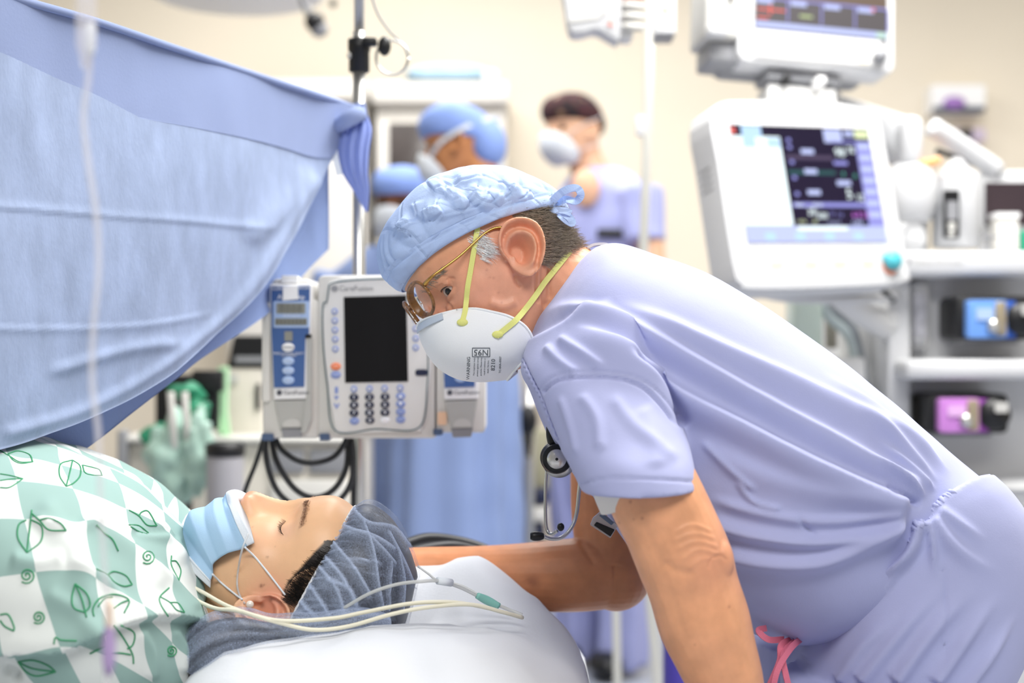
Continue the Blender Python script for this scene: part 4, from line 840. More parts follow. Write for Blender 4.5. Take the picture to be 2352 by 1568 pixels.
LEAVES = [[[(405, 365), (365, 300), (370, 230), (420, 210), (445, 205)], [(445, 205), (490, 240), (490, 300), (450, 345), (405, 365)], [(445, 205), (425, 290), (405, 365)]],
 [[(165, 770), (110, 680), (115, 600), (160, 570)], [(195, 570), (255, 610), (250, 700), (165, 770)], [(195, 510), (180, 640), (165, 770)]],
 [[(195, 530), (245, 575), (300, 630), (405, 635)], [(245, 570), (300, 560), (370, 590), (405, 635)]], [spiral(165, 910, 50)], [spiral(235, 1165, 42)], [spiral(905, 795, 46)], [spiral(1050, 1370, 36)],
 [[(460, 960), (440, 1050), (455, 1110), (520, 1135)], [(460, 960), (530, 1020), (552, 1090), (520, 1135)], [(460, 960), (500, 1050), (530, 1165)]],
 [[(575, 1160), (570, 1110), (610, 1050), (700, 1025), (790, 1060), (760, 1140)], [(600, 1100), (640, 1050), (690, 1040)], [(790, 1060), (740, 1080), (700, 1110)]],
 [[(590, 870), (660, 905), (700, 950), (760, 975), (810, 965)], [(660, 905), (700, 885), (770, 910), (810, 965)]], [[(0, 145), (60, 180), (120, 215), (200, 215)], [(50, 165), (110, 148), (180, 170), (200, 215)], [(50, 165), (80, 205), (130, 225), (200, 215)]],
 [[(0, 330), (70, 320), (140, 318)], [(140, 318), (60, 370), (0, 372)], [(0, 288), (70, 300), (140, 318)]], [[(505, 235), (520, 280), (560, 295), (625, 298)], [(505, 235), (570, 250), (610, 265), (625, 298)]],
 [[(790, 510), (850, 545), (900, 600), (960, 605)], [(850, 545), (870, 520), (910, 520), (960, 605)]], [[(1050, 790), (1050, 850), (1095, 940)], [(1050, 820), (1080, 825), (1107, 880), (1095, 940)]],
 [[(1035, 985), (980, 1040), (985, 1090), (1030, 1160)], [(980, 1040), (1040, 1075), (1080, 1120), (1130, 1135)], [(1040, 1075), (1090, 1080), (1130, 1135)]], [[(700, 1215), (760, 1300), (810, 1390), (818, 1450)], [(740, 1215), (820, 1260), (815, 1330), (780, 1360)]],
 [[(110, 1440), (200, 1430), (290, 1460), (340, 1500)], [(110, 1440), (160, 1500), (230, 1525), (340, 1500)], [(110, 1440), (200, 1480), (340, 1500)]], [[(0, 1150), (50, 1150), (85, 1220), (85, 1250)], [(0, 1185), (30, 1222), (85, 1250)]],
 [[(790, 600), (850, 605), (910, 650)], [(800, 610), (850, 640), (900, 655)]], [[(590, 600), (640, 650), (690, 690), (725, 760)]], [[(330, 1330), (340, 1290), (375, 1305), (470, 1310)]], [[(550, 1390), (610, 1360), (640, 1345)], [(640, 1390), (730, 1385), (800, 1395)]]]
for lf in LEAVES:
    parts = []
    for st in lf:
        pp = [on(bvh_gown, u, v, .0003) for u, v in crv(Zc(st), 26)]; pp = [x for x in pp if x is not None]
        if len(pp) > 3: parts.append(tube(pp, .00085, 5, spline=False))
    if parts: mesh_obj('leaf_print', *join(*parts), m_leaf, gown)

# ------------------------------------------------------------------ bed and pillow
m_sheet = mat('white_cotton_sheet', '#d4d7dc', .9, var=.01, vscale=8, bump=.12, bscale=300, soft=(9, .35))
bed = thing('operating_bed', 'hospital bed with white sheeted mattress under the patient', 'bed', (-.7, 1.58, 0))
mesh_obj('mattress', *box((-.77, 1.58, .585), (1.74, .74, .13), .04, seg=4), m_sheet, bed)
mesh_obj('deck', *box((-.78, 1.58, .495), (1.78, .70, .04), .01), m_steel, bed)
mesh_obj('frame', *box((-.70, 1.58, .43), (1.7, .5, .08), .01), m_dgrey, bed)
mesh_obj('column', *box((-.75, 1.58, .26), (.4, .34, .28), .02), m_dgrey, bed)
mesh_obj('base', *box((-.75, 1.58, .085), (1.1, .5, .07), .02), m_dgrey, bed)
for x in (-1.2, -.3):
    for y in (1.38, 1.78): mesh_obj('wheel', *lathe([(.008, -.02), (.05, -.018), (.05, .018), (.008, .02)], (x, y, .05), 'y', 20), m_black, bed)
mesh_obj('hand_rail', *tube([(.10, 1.25, .505), (.18, 1.26, .54), (.222, 1.28, .58), (.226, 1.50, .585), (.222, 1.88, .58), (.18, 1.90, .54), (.10, 1.91, .505)], .014, 12, 50), m_steel, bed)
nx, ny = 120, 120; t = np.linspace(0, 2 * np.pi, 160, endpoint=False); rr = np.linspace(0, 1, 70) ** .8
cx, cy, ax, ay = -.13, 1.575, .215, .325
def pil(x, y, r):
    z = (.094) * np.clip(1 - r ** 3.2, 0, 1) ** .55
    z = z - .068 * np.exp(-((x + .185) / .135) ** 2 - ((y - 1.57) / .095) ** 2) * (r < 1) * np.clip((1 - r) * 6, 0, 1)
    z = z + .030 * np.exp(-((x + .035) / .07) ** 2 - ((y - 1.70) / .08) ** 2) * np.clip((1 - r) * 4, 0, 1) - .012 * np.exp(-((x - .05) / .06) ** 2)
    return z
sq = lambda c_: np.sign(c_) * np.abs(c_) ** (2 / 3.4)
X = cx + ax * rr[:, None] * sq(np.cos(t)); Y = cy + ay * rr[:, None] * sq(np.sin(t)); RR = np.repeat(rr[:, None], 160, 1)
T = np.stack([X, Y, .675 + pil(X, Y, RR)], -1); Bm = np.stack([X, Y, .675 - .026 * np.clip(1 - RR ** 4, 0, 1) ** .5], -1)
fl = T.reshape(-1, 3); w_ = 1 - RR.reshape(-1)
fl[:, 2] += (nz(fl * [1, .8, 0], 12, 3.0) * .012 + .006 * (.5 - np.abs(nz(fl * [1, .6, 0], 22, 8.8)))) * np.clip(w_ * 5, 0, 1)
T = fl.reshape(T.shape)
pv, pf = loft(np.concatenate([Bm[1:], T[::-1]], 0)); pillow = tag(mesh_obj('pillow', pv, [f[::-1] for f in pf], m_sheet), 'plump white pillow under the head of the patient', 'pillow')
bvh_pil = BVHTree.FromPolygons(pv.tolist(), pf)

# ------------------------------------------------------------------ tubing over the pillow
m_cream = mat('cream_tubing', '#e6e2cd', .45); m_clear2 = mat('clear_line', '#d6d8d6', .15, alpha=.6); m_teal = mat('teal_clamp', '#8fd0c4', .35, alpha=.85)
def lay(name, pix, r, m, parent=None, label=None, cat=None, trees=None, off=.002):
    pts = []
    for q in pix:
        if len(q) == 3: pts.append(P(*q)); continue
        c_ = [surf_px(t_, q[0], q[1], off) for t_ in (trees or [bvh_pil])]; c_ = [z for z in c_ if z is not None]
        if c_: pts.append(min(c_, key=lambda z: z[1]))
    o = mesh_obj(name, *tube(pts, r, 8, 70), m, parent)
    return tag(o, label, cat) if label else o
tr_ = [bvh_pat, bvh_pil]
tt_ = tail(1.1).reshape(-1, 3); 
lay('oxygen_tube', [(432, 1342, 1.485), (470, 1362, 1.470), (520, 1390, 1.440), (580, 1412, 1.415), (650, 1432, 1.410), (720, 1446, 1.410), (800, 1438, 1.415), (900, 1410, 1.42), (985, 1394, 1.43), (1080, 1388, 1.45), (1150, 1404, 1.47), (1200, 1418, 1.50)], .0021, m_cream, None, 'cream tube looping from the collar under the ear to the pillow end', 'tube')
lay('oxygen_tube', [(434, 1366, 1.470), (465, 1385, 1.455), (500, 1398, 1.440), (545, 1402, 1.425), (640, 1425, 1.41), (760, 1420, 1.42), (835, 1406, 1.425), (940, 1386, 1.43), (1020, 1382, 1.44), (1075, 1387, 1.455), (1130, 1398, 1.475)], .0021, m_cream, None, 'second cream tube running just above the first along the cap', 'tube')
o = lay('infusion_line', [(790, 1396, 1.45), (850, 1362, 1.45), (910, 1342, 1.455), (965, 1335, 1.46), (1010, 1334, 1.475), (1060, 1350, 1.50), (1110, 1375, 1.52), (1160, 1396, 1.53), (1200, 1412, 1.53)], .0019, m_clear2, None, 'clear line with a white connector and teal clamp crossing the bouffant cap', 'tube')
mesh_obj('connector', *tube([P(1006, 1333, 1.473), P(1036, 1338, 1.486)], .0042, 12, spline=False), m_mwhite, o)
mesh_obj('clamp', *tube([P(1096, 1367, 1.512), P(1118, 1378, 1.520), P(1146, 1392, 1.526)], [.0035, .0048, .0036], 10, 12, .6), m_teal, o)
lay('infusion_line', [(960, 1300, 1.58), (985, 1318, 1.57), (1005, 1332, 1.56), (1060, 1345, 1.56), (1110, 1372, 1.555), (1170, 1400, 1.55)], .0014, m_clear2, None, 'thin clear line from behind the cap over the back of the pillow', 'tube')
# ------------------------------------------------------------------ blue drape hung across the bed from the infusion pole
DPA = np.array([-.2355, 2.14]); DPB = np.array([-.522, 1.45]); dd0 = (DPB - DPA) / np.linalg.norm(DPB - DPA); dn0 = np.array([dd0[1], -dd0[0], 0]); dn0 = dn0 if dn0[1] < 0 else -dn0
def dr(u, v, off=0.0):
    k = (u - 1176.0) / FPX; d = (DPA[0] * dd0[1] - DPA[1] * dd0[0]) / (k * dd0[1] - dd0[0]); return P(u, v, d) + dn0 * off
m_drape = mat('blue_nonwoven_drape', '#a7b7d6', .9, var=.11, vscale=34, bump=.25, bscale=260, backlit=.25, stretch=(1, 1, .5))
m_drape2 = mat('blue_nonwoven_turned', '#9aa9d0', .9, var=.04, vscale=10, bump=.12, bscale=300, backlit=.25)
topl = np.array([(-260, -95), (0, -12), (210, 48), (400, 112), (600, 178), (720, 216), (812, 248)], float)
def sheet(name, bot, off, m, parent, nu=150, nv=150, thick=.003, u0=-250, u1=812, fold=(), bulge=.0):
    us = np.linspace(u0, u1, nu); T_ = np.interp(us, topl[:, 0], topl[:, 1]); bot = np.array(bot, float); bb = crv(bot, 200); bb = bb[np.argsort(bb[:, 0])]; B_ = np.interp(us, bb[:, 0], bb[:, 1])
    G_ = np.array([[dr(u, t_ + (b_ - t_) * f, off + bulge * math.sin(f * 3.1) * (1 - i / nu)) for f in np.linspace(0, 1, nv)] for i, (u, t_, b_) in enumerate(zip(us, T_, B_))])
    V_ = G_.reshape(-1, 3); N_ = np.repeat(dn0[None], len(V_), 0); V_ = folds(V_, N_, list(fold), .5)
    V_ = V_ + dn0 * (nz(V_ * [1, 1, .7], 5, 2.0) * .012 + nz(V_ * [1, 1, .6], 14, 5.0) * .003)[:, None]
    V2 = V_ - dn0 * thick; F_ = gridF(nu, nv, False); k = nu * nv; rim = list(range(nv)) + [i * nv + nv - 1 for i in range(1, nu)] + [(nu - 1) * nv + j for j in range(nv - 2, -1, -1)] + [i * nv for i in range(nu - 2, 0, -1)]
    FF = F_.tolist() + (F_[:, ::-1] + k).tolist() + [[rim[i], rim[(i + 1) % len(rim)], rim[(i + 1) % len(rim)] + k, rim[i] + k] for i in range(len(rim))]
    return mesh_obj(name, np.vstack([V_, V2]), [f[::-1] for f in FF], m, parent)
drape = thing('surgical_drape', 'large blue paper drape hung between the poles over the chest of the patient', 'drape', dr(300, 900))
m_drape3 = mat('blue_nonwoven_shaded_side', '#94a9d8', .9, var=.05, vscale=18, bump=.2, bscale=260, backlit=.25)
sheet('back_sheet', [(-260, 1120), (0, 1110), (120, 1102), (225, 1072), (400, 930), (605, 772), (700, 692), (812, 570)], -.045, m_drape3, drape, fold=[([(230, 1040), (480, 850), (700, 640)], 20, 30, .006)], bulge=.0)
sheet('front_sheet', [(-260, 1090), (0, 1032), (120, 995), (230, 952), (360, 880), (480, 790), (590, 680), (690, 530), (742, 420), (765, 368), (790, 310), (812, 262)], 0, m_drape, drape,
      fold=[([(-40, 472), (150, 488), (280, 500), (420, 510), (660, 532)], 12, 3, .0018, .02, .1), ([(-40, 752), (180, 752), (340, 742), (520, 712)], 3, 12, .0018, .02, .2), ([(0, 1000), (220, 930), (470, 770), (580, 660), (740, 400)], 14, 14, .004, .02, .02), ([(740, 390), (660, 480), (560, 560)], 24, 34, .006), ([(100, 860), (300, 800), (430, 790)], 14, 14, .004)], bulge=.01)
sheet('turned_edge', [(-260, 150), (0, 203), (60, 216), (250, 256), (480, 302), (640, 335), (740, 362), (775, 345), (812, 262)], .003, m_drape2, drape, fold=[([(-100, 180), (60, 213), (250, 253), (480, 299), (640, 332), (740, 358)], 14, 14, .0, .02, .05)])
tp = np.array([dr(u, v, .003) for u, v in crv(topl, 60)]); mesh_obj('rolled_top', *tube(tp, .0045, 10, spline=False), m_drape2, drape)
def cloth_tail(name, pts, m, parent, pleats=5, depth=.5):
    q = crv(np.array(pts, float), 60); th = np.linspace(0, 2 * np.pi, 48, endpoint=False); R_ = []
    for u, v, w, d in q:
        wm = w * d / FPX; c = P(u, v, d); R_.append([c + [wm * math.cos(a), wm * depth * math.sin(a) * (1 + .35 * math.sin(a * pleats * 2)), 0] for a in th])
    return mesh_obj(name, *loft(np.array(R_)), m, parent)
m_tie = mat('blue_drape_tail', '#8fa0dc', .9, var=.04, vscale=20, bump=.15, bscale=300, backlit=.2)
cloth_tail('knot_tail', [(826, 268, 20, 2.10), (820, 300, 34, 2.095), (812, 345, 36, 2.09), (815, 395, 30, 2.09), (830, 440, 18, 2.10), (842, 486, 3, 2.11)], m_tie, drape)
mesh_obj('knot_band', *tube([P(772, 292, 2.085), P(800, 274, 2.07), P(822, 262, 2.075), P(832, 266, 2.10)], [.010, .012, .012, .008], 14, 24), m_drape2, drape)
mesh_obj('white_tab', *ribbon([P(768, 345, 2.085), P(772, 370, 2.08), P(780, 402, 2.08)], .009, (0, -1, 0), 12, .002), m_mwhite, drape)
cloth_tail('pole_wrap', [(826, 238, 14, 2.14), (826, 270, 17, 2.14), (828, 310, 18, 2.14), (832, 380, 14, 2.14)], m_drape2, drape, 3, 1.0)
# drape carried on the near side by a second pole outside the picture
def iv_stand(label, x, y, zt, r=.0098, base=True):
    o = thing('infusion_stand', label, 'stand', (x, y, 0)); 
    mesh_obj('lower_pole', *lathe([(r, .06), (r, 1.0), (r, min(zt, 1.52))], (x, y, 0), n=20), m_steel, o)
    if zt > 1.52: mesh_obj('upper_pole', *lathe([(r * .78, 1.5), (r * .78, 1.8), (r * .78, zt)], (x, y, 0), n=20), m_steel, o)
    for k in range(5):
        a = k * 1.2566 + .3; e = (x + .28 * math.cos(a), y + .28 * math.sin(a), .065); mesh_obj('base_leg', *tube([(x, y, .10), (x + .14 * math.cos(a), y + .14 * math.sin(a), .09), e], [.014, .012, .010], 10, 12), m_steel, o)
        mesh_obj('wheel', *lathe([(.004, -.01), (.026, -.009), (.026, .009), (.004, .01)], (e[0], e[1], .027), 'y', 16), m_black, o)
    return o
px_, pz_ = P(825, 0, 2.16)[0], 0
stand = iv_stand('steel infusion pole carrying the pump and the drape corner', px_, 2.16, 1.66)
mesh_obj('clamp', *lathe([(.012, 1.458), (.0158, 1.460), (.0158, 1.490), (.0172, 1.492), (.0172, 1.508), (.012, 1.510)], (px_, 2.16, 0), n=28), m_black, stand)
mesh_obj('clamp_arm', *box((P(848, 0, 2.14)[0], 2.15, P(0, 100, 2.16)[2]), (.022, .02, .012), .003), m_black, stand)
mesh_obj('clamp_knob', *ellipsoid(P(883, 106, 2.13), (.0098, .010, .0148)), m_black, stand)
mesh_obj('set_screw', *ellipsoid(P(803, 128, 2.15), (.004, .004, .005)), m_steel, stand)
t = np.linspace(0, 2 * np.pi, 40); mesh_obj('ring_hook', *tube([P(901 + 37 * math.cos(a), 132 + 39 * math.sin(a), 2.14) for a in t], .0022, 8, spline=False), m_steel, stand)
mesh_obj('hook_wire', *tube([P(848, -30, 2.14), P(866, 28, 2.14), P(895, 72, 2.14), P(925, 100, 2.14), P(937, 128, 2.14)], .0016, 8, 30), m_dgrey, stand)

# ------------------------------------------------------------------ infusion pump
D = 2.03
m_pcase = mat('pump_case', '#d2d0cb', .5, var=.015, vscale=10); m_pface = mat('pump_face', '#dcdbd8', .45); m_pblue = mat('pump_blue', '#44639a', .4); m_lblue = mat('pump_light_blue', '#a9c0e4', .4); m_lcd = mat('grey_lcd', '#8f9088', .25); m_lcdd = mat('lcd_segments', '#6f7069', .4)
m_screen = mat('dark_glass', '#0c0b0e', .12); m_navy = mat('navy_key', '#1d2440', .45); m_key = mat('blue_key', '#7f93cc', .45); m_orange = mat('orange_key', '#f08048', .45); m_teal_l = mat('teal_line', '#35555e', .5); m_foot = mat('blue_grey_foot', '#4a5d7c', .5); m_pgrey = mat('pump_door_grey', '#b1b1ad', .5); m_print = mat('dark_print', '#4c4f58', .6); m_wprint = mat('white_print', '#eef0f4', .6)
pump = thing('infusion_pump', 'grey and white infusion pump with dark screen and two blue channel modules on the pole', 'infusion pump', P(815, 1003, D))
mesh_obj('pole_mount', *box((px_, 2.146, P(0, 820, D)[2]), (.06, .035, .10), .005), m_dgrey, pump)
body_ = slab('controller', rrect(737, 634, 1008, 1003, 14), D, 2.0, 2.13, m_pcase, pump, .006, True)
slab('controller_face', [(762, 652), (790, 640), (996, 632), (1004, 700), (1000, 790), (990, 880), (972, 985), (778, 992), (762, 900), (750, 800), (746, 712), (757, 702)], D, 1.992, 2.002, m_pface, body_, .002)
ol = [(764, 656), (782, 650), (850, 644), (996, 640)], [(764, 656), (759, 694), (750, 704), (751, 790), (760, 880), (777, 984), (870, 981), (968, 977), (985, 880), (987, 790)]
for p_ in ol: mesh_obj('outline', *tube([P(u, v, D) * [1, 0, 1] + [0, 1.9915, 0] for u, v in p_], .0009, 6, 60), m_teal_l, body_)
slab('screen', [(797, 684), (938, 680), (942, 874), (800, 877)], D, 1.9905, 1.998, m_screen, body_)
slab('logo', ell(776, 665, 8, 7), D, 1.991, 1.995, m_dgrey, body_); txt('lettering', 'CareFusion', 786, 665, 12, D, 1.991, m_dgrey, body_, 'LEFT'); txt('lettering', 'Alaris', 922, 663, 12, D, 1.991, m_dgrey, body_, 'LEFT')
def key(u, v, a, b, m, ch=None, cm=None, y=1.9895, parent=None, ring=False, h=8):
    k_ = slab('key', ell(u, v, a, b), D, y, 1.998, m, parent or body_, .0008, True)
    if ring: slab('key_centre', ell(u, v, a * .5, b * .5, 14), D, y - .0006, 1.995, m_pface, k_)
    if ch: txt('digit', ch, u, v, h, D, y - .0004, cm or m_wprint, k_)
    return k_
for v in (716, 737, 758, 779, 801): key(776.5 + (v - 716) * .02, v, 7, 7, m_key, ring=True)
for v in (713, 734, 755, 777, 798): key(959, v, 7, 7, m_key, ring=True)
for u in (820, 855, 889, 924): key(u, 891 - (u - 820) * .02, 7, 7.5, m_key, ring=True)
key(779, 840, 11.5, 8, m_orange, 'STOP', m_wprint, h=4); key(779, 859, 11.5, 8, m_key, 'OPTIONS', m_wprint, h=3)
for r_, row in enumerate(('123', '456', '789')):
    for c_, ch in enumerate(row): key(820 + 35 * c_, 909.5 + 17.8 * r_ - .6 * c_, 10.5, 8, m_navy, ch, h=10)
key(821, 963, 10.5, 8, m_key, 'CLEAR', h=3); key(856, 961.5, 10.5, 8, m_navy, '0', h=10); key(890, 960.5, 10.5, 8, m_wprint, '.', m_orange)
for r_ in range(4): key(925, 907 + 17.6 * r_, 10.5, 8, m_key, ('▲', '▼', 'ENTER', 'CANCEL')[r_], h=(8, 8, 3, 3)[r_])
slab('status_light', rrect(958, 847, 986, 861, 6), D, 1.990, 1.998, m_navy, body_)
slab('lock_icon', rrect(777, 886, 784, 901, 2), D, 1.991, 1.996, m_key, body_); slab('fill_icon', [(775, 907), (786, 907), (780, 916)], D, 1.991, 1.996, m_key, body_); slab('wave_icon', [(774, 924), (778, 924), (781, 930), (784, 924), (788, 924), (781, 936)], D, 1.991, 1.996, m_key, body_)
def module(u0, full):
    o = slab('channel_module', [(610 + u0, 688), (628 + u0, 690), (632 + u0, 650), (640 + u0, 642), (712 + u0, 642), (724 + u0, 652), (728 + u0, 690), (738 + u0, 692), (738 + u0, 1003), (612 + u0, 1003)] if full else rrect(1000, 690, 1115, 990, 8), D, 2.0, 2.12, m_pcase, pump, .004, True)
    q = lambda L: [(u + u0, v) for u, v in L]
    if full: slab('top_button', rrect(655, 635, 692, 652, 4), D, 1.996, 2.02, m_white, o, .002)
    slab('front_panel', q([(630, 655), (724, 655), (722, 765), (715, 913), (640, 915), (631, 760)]), D, 1.992, 2.002, m_white, o, .0015)
    slab('blue_label', q([(634, 661), (721, 659), (719, 767), (711, 769), (708, 886), (640, 888), (634, 760)]), D, 1.990, 1.994, m_pblue, o)
    if full:
        slab('display_bezel', rrect(639, 693, 720, 753, 3), D, 1.9885, 1.992, m_lblue, o)
        dsp_ = slab('display', rrect(646, 698, 711, 721, 2), D, 1.9875, 1.990, m_lcd, o); txt('digit', '8888', 678.5, 710, 19, D, 1.9870, m_lcdd, dsp_)
        dsp_ = slab('display', rrect(643, 732, 715, 747, 1), D, 1.9875, 1.990, m_lcd, o)
        for k in range(8): slab('segment', [(645 + 8.8 * k, 734), (651.5 + 8.8 * k, 734), (651.5 + 8.8 * k, 745), (645 + 8.8 * k, 745)], D, 1.9868, 1.989, m_lcdd, dsp_)
        slab('small_display', rrect(664, 761, 682, 783, 1), D, 1.9885, 1.991, m_lcd, o)
        slab('blank_sticker', [(661, 661), (694, 659), (695, 689), (660, 692)], D, 1.988, 1.992, m_white, o)
        txt('lettering', 'RATE (mL/h)', 680, 726, 5, D, 1.988, m_wprint, o); txt('lettering', 'A', 653, 684, 11, D, 1.9895, m_wprint, o); txt('lettering', 'mp', 700, 684, 11, D, 1.9895, m_wprint, o)
        txt('lettering', 'ALARM', 648, 666, 6, D, 1.9895, m_wprint, o); txt('lettering', 'INFUSING', 710, 664, 5, D, 1.9895, m_wprint, o); txt('lettering', 'PRESS CHANNEL SELECT', 673, 811, 4.5, D, 1.9895, m_wprint, o); txt('lettering', 'TO CONFIRM', 673, 816, 4, D, 1.9895, m_wprint, o)
        key(672, 797, 14, 10, m_white, 'CHANNEL', m_print, 1.9875, o, h=4)
        for v, s_ in ((828, 'PAUSE'), (849.5, 'RESTART'), (871, 'OFF')): key(672.5, v, 13.5, 9.5, m_lblue, s_, m_wprint, 1.9875, o, h=4)
        slab('slot', [(711, 768), (724, 768), (724, 775), (711, 776)], D, 1.989, 1.995, m_black, o); slab('door_edge', [(713, 775), (725, 775), (724, 960), (712, 990), (700, 990), (713, 900)], D, 1.991, 1.999, m_pgrey, o, .001)
        slab('side_grip', rrect(612, 695, 630, 920, 6), D, 1.993, 2.01, m_offw, o, .003, True)
    else:
        key(1060, 867, 13, 9, m_lblue, None, None, 1.9875, o)
        slab('status_sticker', rrect(1008, 943, 1028, 972, 3), D, 1.997, 2.001, mat('peach_sticker', '#eec6a4', .6), o)
    slab('logo', ell(652 + u0, 899, 6, 6), D, 1.990, 1.994, m_print, o); txt('lettering', 'CareFusion', 661 + u0, 899, 9, D, 1.9905, m_print, o, 'LEFT')
    slab('door', q([(640, 918), (714, 916), (704, 978), (654, 980)]), D, 1.993, 2.002, m_pgrey, o, .0015); slab('latch', q([(654, 980), (704, 978), (700, 1000), (658, 1001)]), D, 1.997, 2.004, m_dgrey, o, .001)
    slab('door_dimple', q(ell(680, 972, 20, 14, 24)[12:] + [(700, 976), (660, 976)]), D, 1.9915, 1.996, m_grey, o)
    return o
module(0, True); module(384, False)
for a in ((610, 992, 637, 1008), (741, 992, 764, 1007), (998, 982, 1019, 996), (604, 692, 613, 708)): slab('foot', rrect(*a, 3), D, 1.996, 2.05, m_foot, pump, .001)
m_cable = mat('black_cable', '#26282b', .5)
def cable(label, pts, r=.0042, m=m_cable, cat='cable', m_=60):
    return tag(mesh_obj('cable', *tube([P(*p) for p in pts], r, 10, m_), m), label, cat)
cable('outer black pump cable falling from the left module behind the nose', [(612, 985, 2.05), (610, 1040, 2.05), (622, 1095, 2.05), (648, 1140, 2.05), (700, 1170, 2.04), (770, 1155, 2.05), (808, 1100, 2.06), (806, 1010, 2.07)])
cable('upper black pump cable in a shallow loop under the pump', [(632, 1000, 2.055), (645, 1030, 2.05), (680, 1056, 2.05), (720, 1063, 2.05), (765, 1050, 2.055), (790, 1020, 2.06), (796, 1000, 2.065)], .0040)
cable('middle black pump cable in a deep loop under the pump', [(622, 1000, 2.06), (636, 1060, 2.06), (675, 1120, 2.06), (720, 1142, 2.06), (765, 1125, 2.065), (795, 1075, 2.07), (800, 1003, 2.07)], .0044)
cable('thin black cable slanting from the pump corner down to the mask', [(606, 1000, 2.10), (600, 1025, 2.10), (585, 1070, 2.10), (566, 1118, 2.10), (540, 1200, 2.10), (520, 1290, 2.10)], .0036)
cable('black power cable hanging close along the pole under the pump', [(806, 1000, 2.125), (812, 1040, 2.125), (812, 1120, 2.125), (812, 1200, 2.125), (815, 1320, 2.125)], .0046)
cable('black cable loop lying behind the bouffant cap', [(930, 1250, 1.86), (985, 1236, 1.88), (1060, 1245, 1.90), (1120, 1265, 1.90), (1150, 1290, 1.90), (1100, 1268, 1.88), (1040, 1254, 1.86), (970, 1262, 1.84), (925, 1275, 1.83)], .0075)

# ------------------------------------------------------------------ drip line near the camera
m_drip = mat('clear_drip_plastic', '#e9e6ea', .1, alpha=.35); m_mauve = mat('mauve_connector', '#b9a0cf', .4, alpha=.8)
drip = thing('drip_line', 'blurred clear drip chamber and line hanging close to the camera', 'drip line', P(245, 1600, .95))
mesh_obj('chamber', *lathe([(.003, -.034), (.0045, -.026), (.0068, -.018), (.0068, .03), (.006, .036)], P(198, 40, .95), n=20), m_drip, drip)
mesh_obj('chamber_tip', *lathe([(.002, -.012), (.0034, -.008), (.0034, .006), (.002, .01)], P(207, 88, .95), n=16), m_mwhite, drip)
mesh_obj('line', *tube([P(*q) for q in ((207, 95, .95), (203, 180, .95), (192, 270, .95), (204, 380, .95), (222, 500, .95), (226, 620, .95), (214, 760, .95), (212, 880, .95), (226, 1000, .95), (230, 1120, .95), (236, 1250, .95), (246, 1400, .95), (250, 1470, .95), (245, 1568, .95), (245, 1660, .95))], .0022, 10, 120), m_drip, drip)
mesh_obj('connector', *lathe([(.0025, -.02), (.0042, -.012), (.0045, .0), (.0028, .012), (.0028, .026)], P(250, 1480, .95), n=16), m_mauve, drip)
mesh_obj('joint', *lathe([(.0024, -.01), (.003, -.006), (.003, .006), (.0024, .01)], P(251, 1412, .95), n=16), mat('amber_joint', '#e6d2c0', .4), drip)
bagp = P(198, -130, .95); th = np.linspace(0, 2 * np.pi, 24, endpoint=False)
mesh_obj('bag', *loft(np.array([[bagp + [w_ * math.cos(a), dpt * math.sin(a), h] for a in th] for h, w_, dpt in ((.01, .01, .006), (.03, .045, .014), (.09, .055, .02), (.18, .055, .014), (.22, .05, .005), (.23, .045, .003))])), m_drip, drip)
mesh_obj('drip_port', *tube([P(198, 0, .95), P(198, -60, .95), bagp + [0, 0, .02]], .003, 8, 10), m_drip, drip)
st2 = iv_stand('steel stand beside the camera holding the drip bag', -.62, .95, 1.62)
mesh_obj('hook_arm', *tube([(-.62, .95, 1.60), (-.5, .95, 1.63), (-.3, .95, 1.615), tuple(bagp + [0, 0, .232])], .004, 8, 24), m_steel, st2)
# ------------------------------------------------------------------ stethoscope and badge hanging from the doctor
steth = thing('stethoscope', 'black stethoscope with steel chest piece hanging below the sleeve of the doctor', 'stethoscope', P(1278, 1052, 1.56))
m_dial = mat('steel_dial', '#d8d5cf', .3, .8, var=.06, vscale=60)
hd = P(1278, 1052, 1.555)
mesh_obj('chest_piece', *lathe([(.006, -.011), (.0152, -.010), (.0160, -.006), (.0155, .0), (.0175, .003), (.0178, .010), (.010, .012)], hd, 'y', 36), m_black, steth)
mesh_obj('dial', *lathe([(.0015, -.0125), (.0105, -.0120), (.0108, -.0105), (.006, -.009)], hd, 'y', 32), m_dial, steth)
mesh_obj('dial_hole', *lathe([(.0004, -.0132), (.0016, -.0131), (.0016, -.012), (.0005, -.0115)], hd, 'y', 14), m_black, steth)
mesh_obj('diaphragm', *lathe([(.006, .006), (.0182, .007), (.0186, .012), (.017, .015), (.006, .016)], hd + [.003, 0, -.004], 'y', 36), m_steel, steth)
mesh_obj('hose', *tube([P(1272, 1022, 1.562), P(1268, 990, 1.565), P(1275, 930, 1.575), P(1310, 850, 1.60)], [.0062, .0066, .0062, .0062], 12, 30, .7), m_black, steth)
mesh_obj('ear_tube', *tube([P(1256, 1075, 1.575), P(1253, 1120, 1.575), P(1253, 1190, 1.575), P(1257, 1218, 1.575), P(1268, 1226, 1.570), P(1280, 1219, 1.565)], .0019, 10, 50), m_steel, steth)
mesh_obj('ear_tube', *tube([P(1335, 1080, 1.60), P(1330, 1128, 1.60), P(1324, 1180, 1.60), P(1312, 1212, 1.595), P(1290, 1234, 1.59), P(1265, 1237, 1.585), P(1248, 1231, 1.58)], .0022, 10, 50), m_steel, steth)
mesh_obj('ear_tip', *ellipsoid(P(1288, 1210, 1.562), (.0040, .0042, .0046)), m_black, steth)
mesh_obj('ear_tip', *tube([P(1218, 1231, 1.575), P(1226, 1231, 1.575), P(1240, 1231, 1.576), P(1248, 1231, 1.577)], [.0035, .0052, .0050, .0036], 12, 16), m_black, steth)
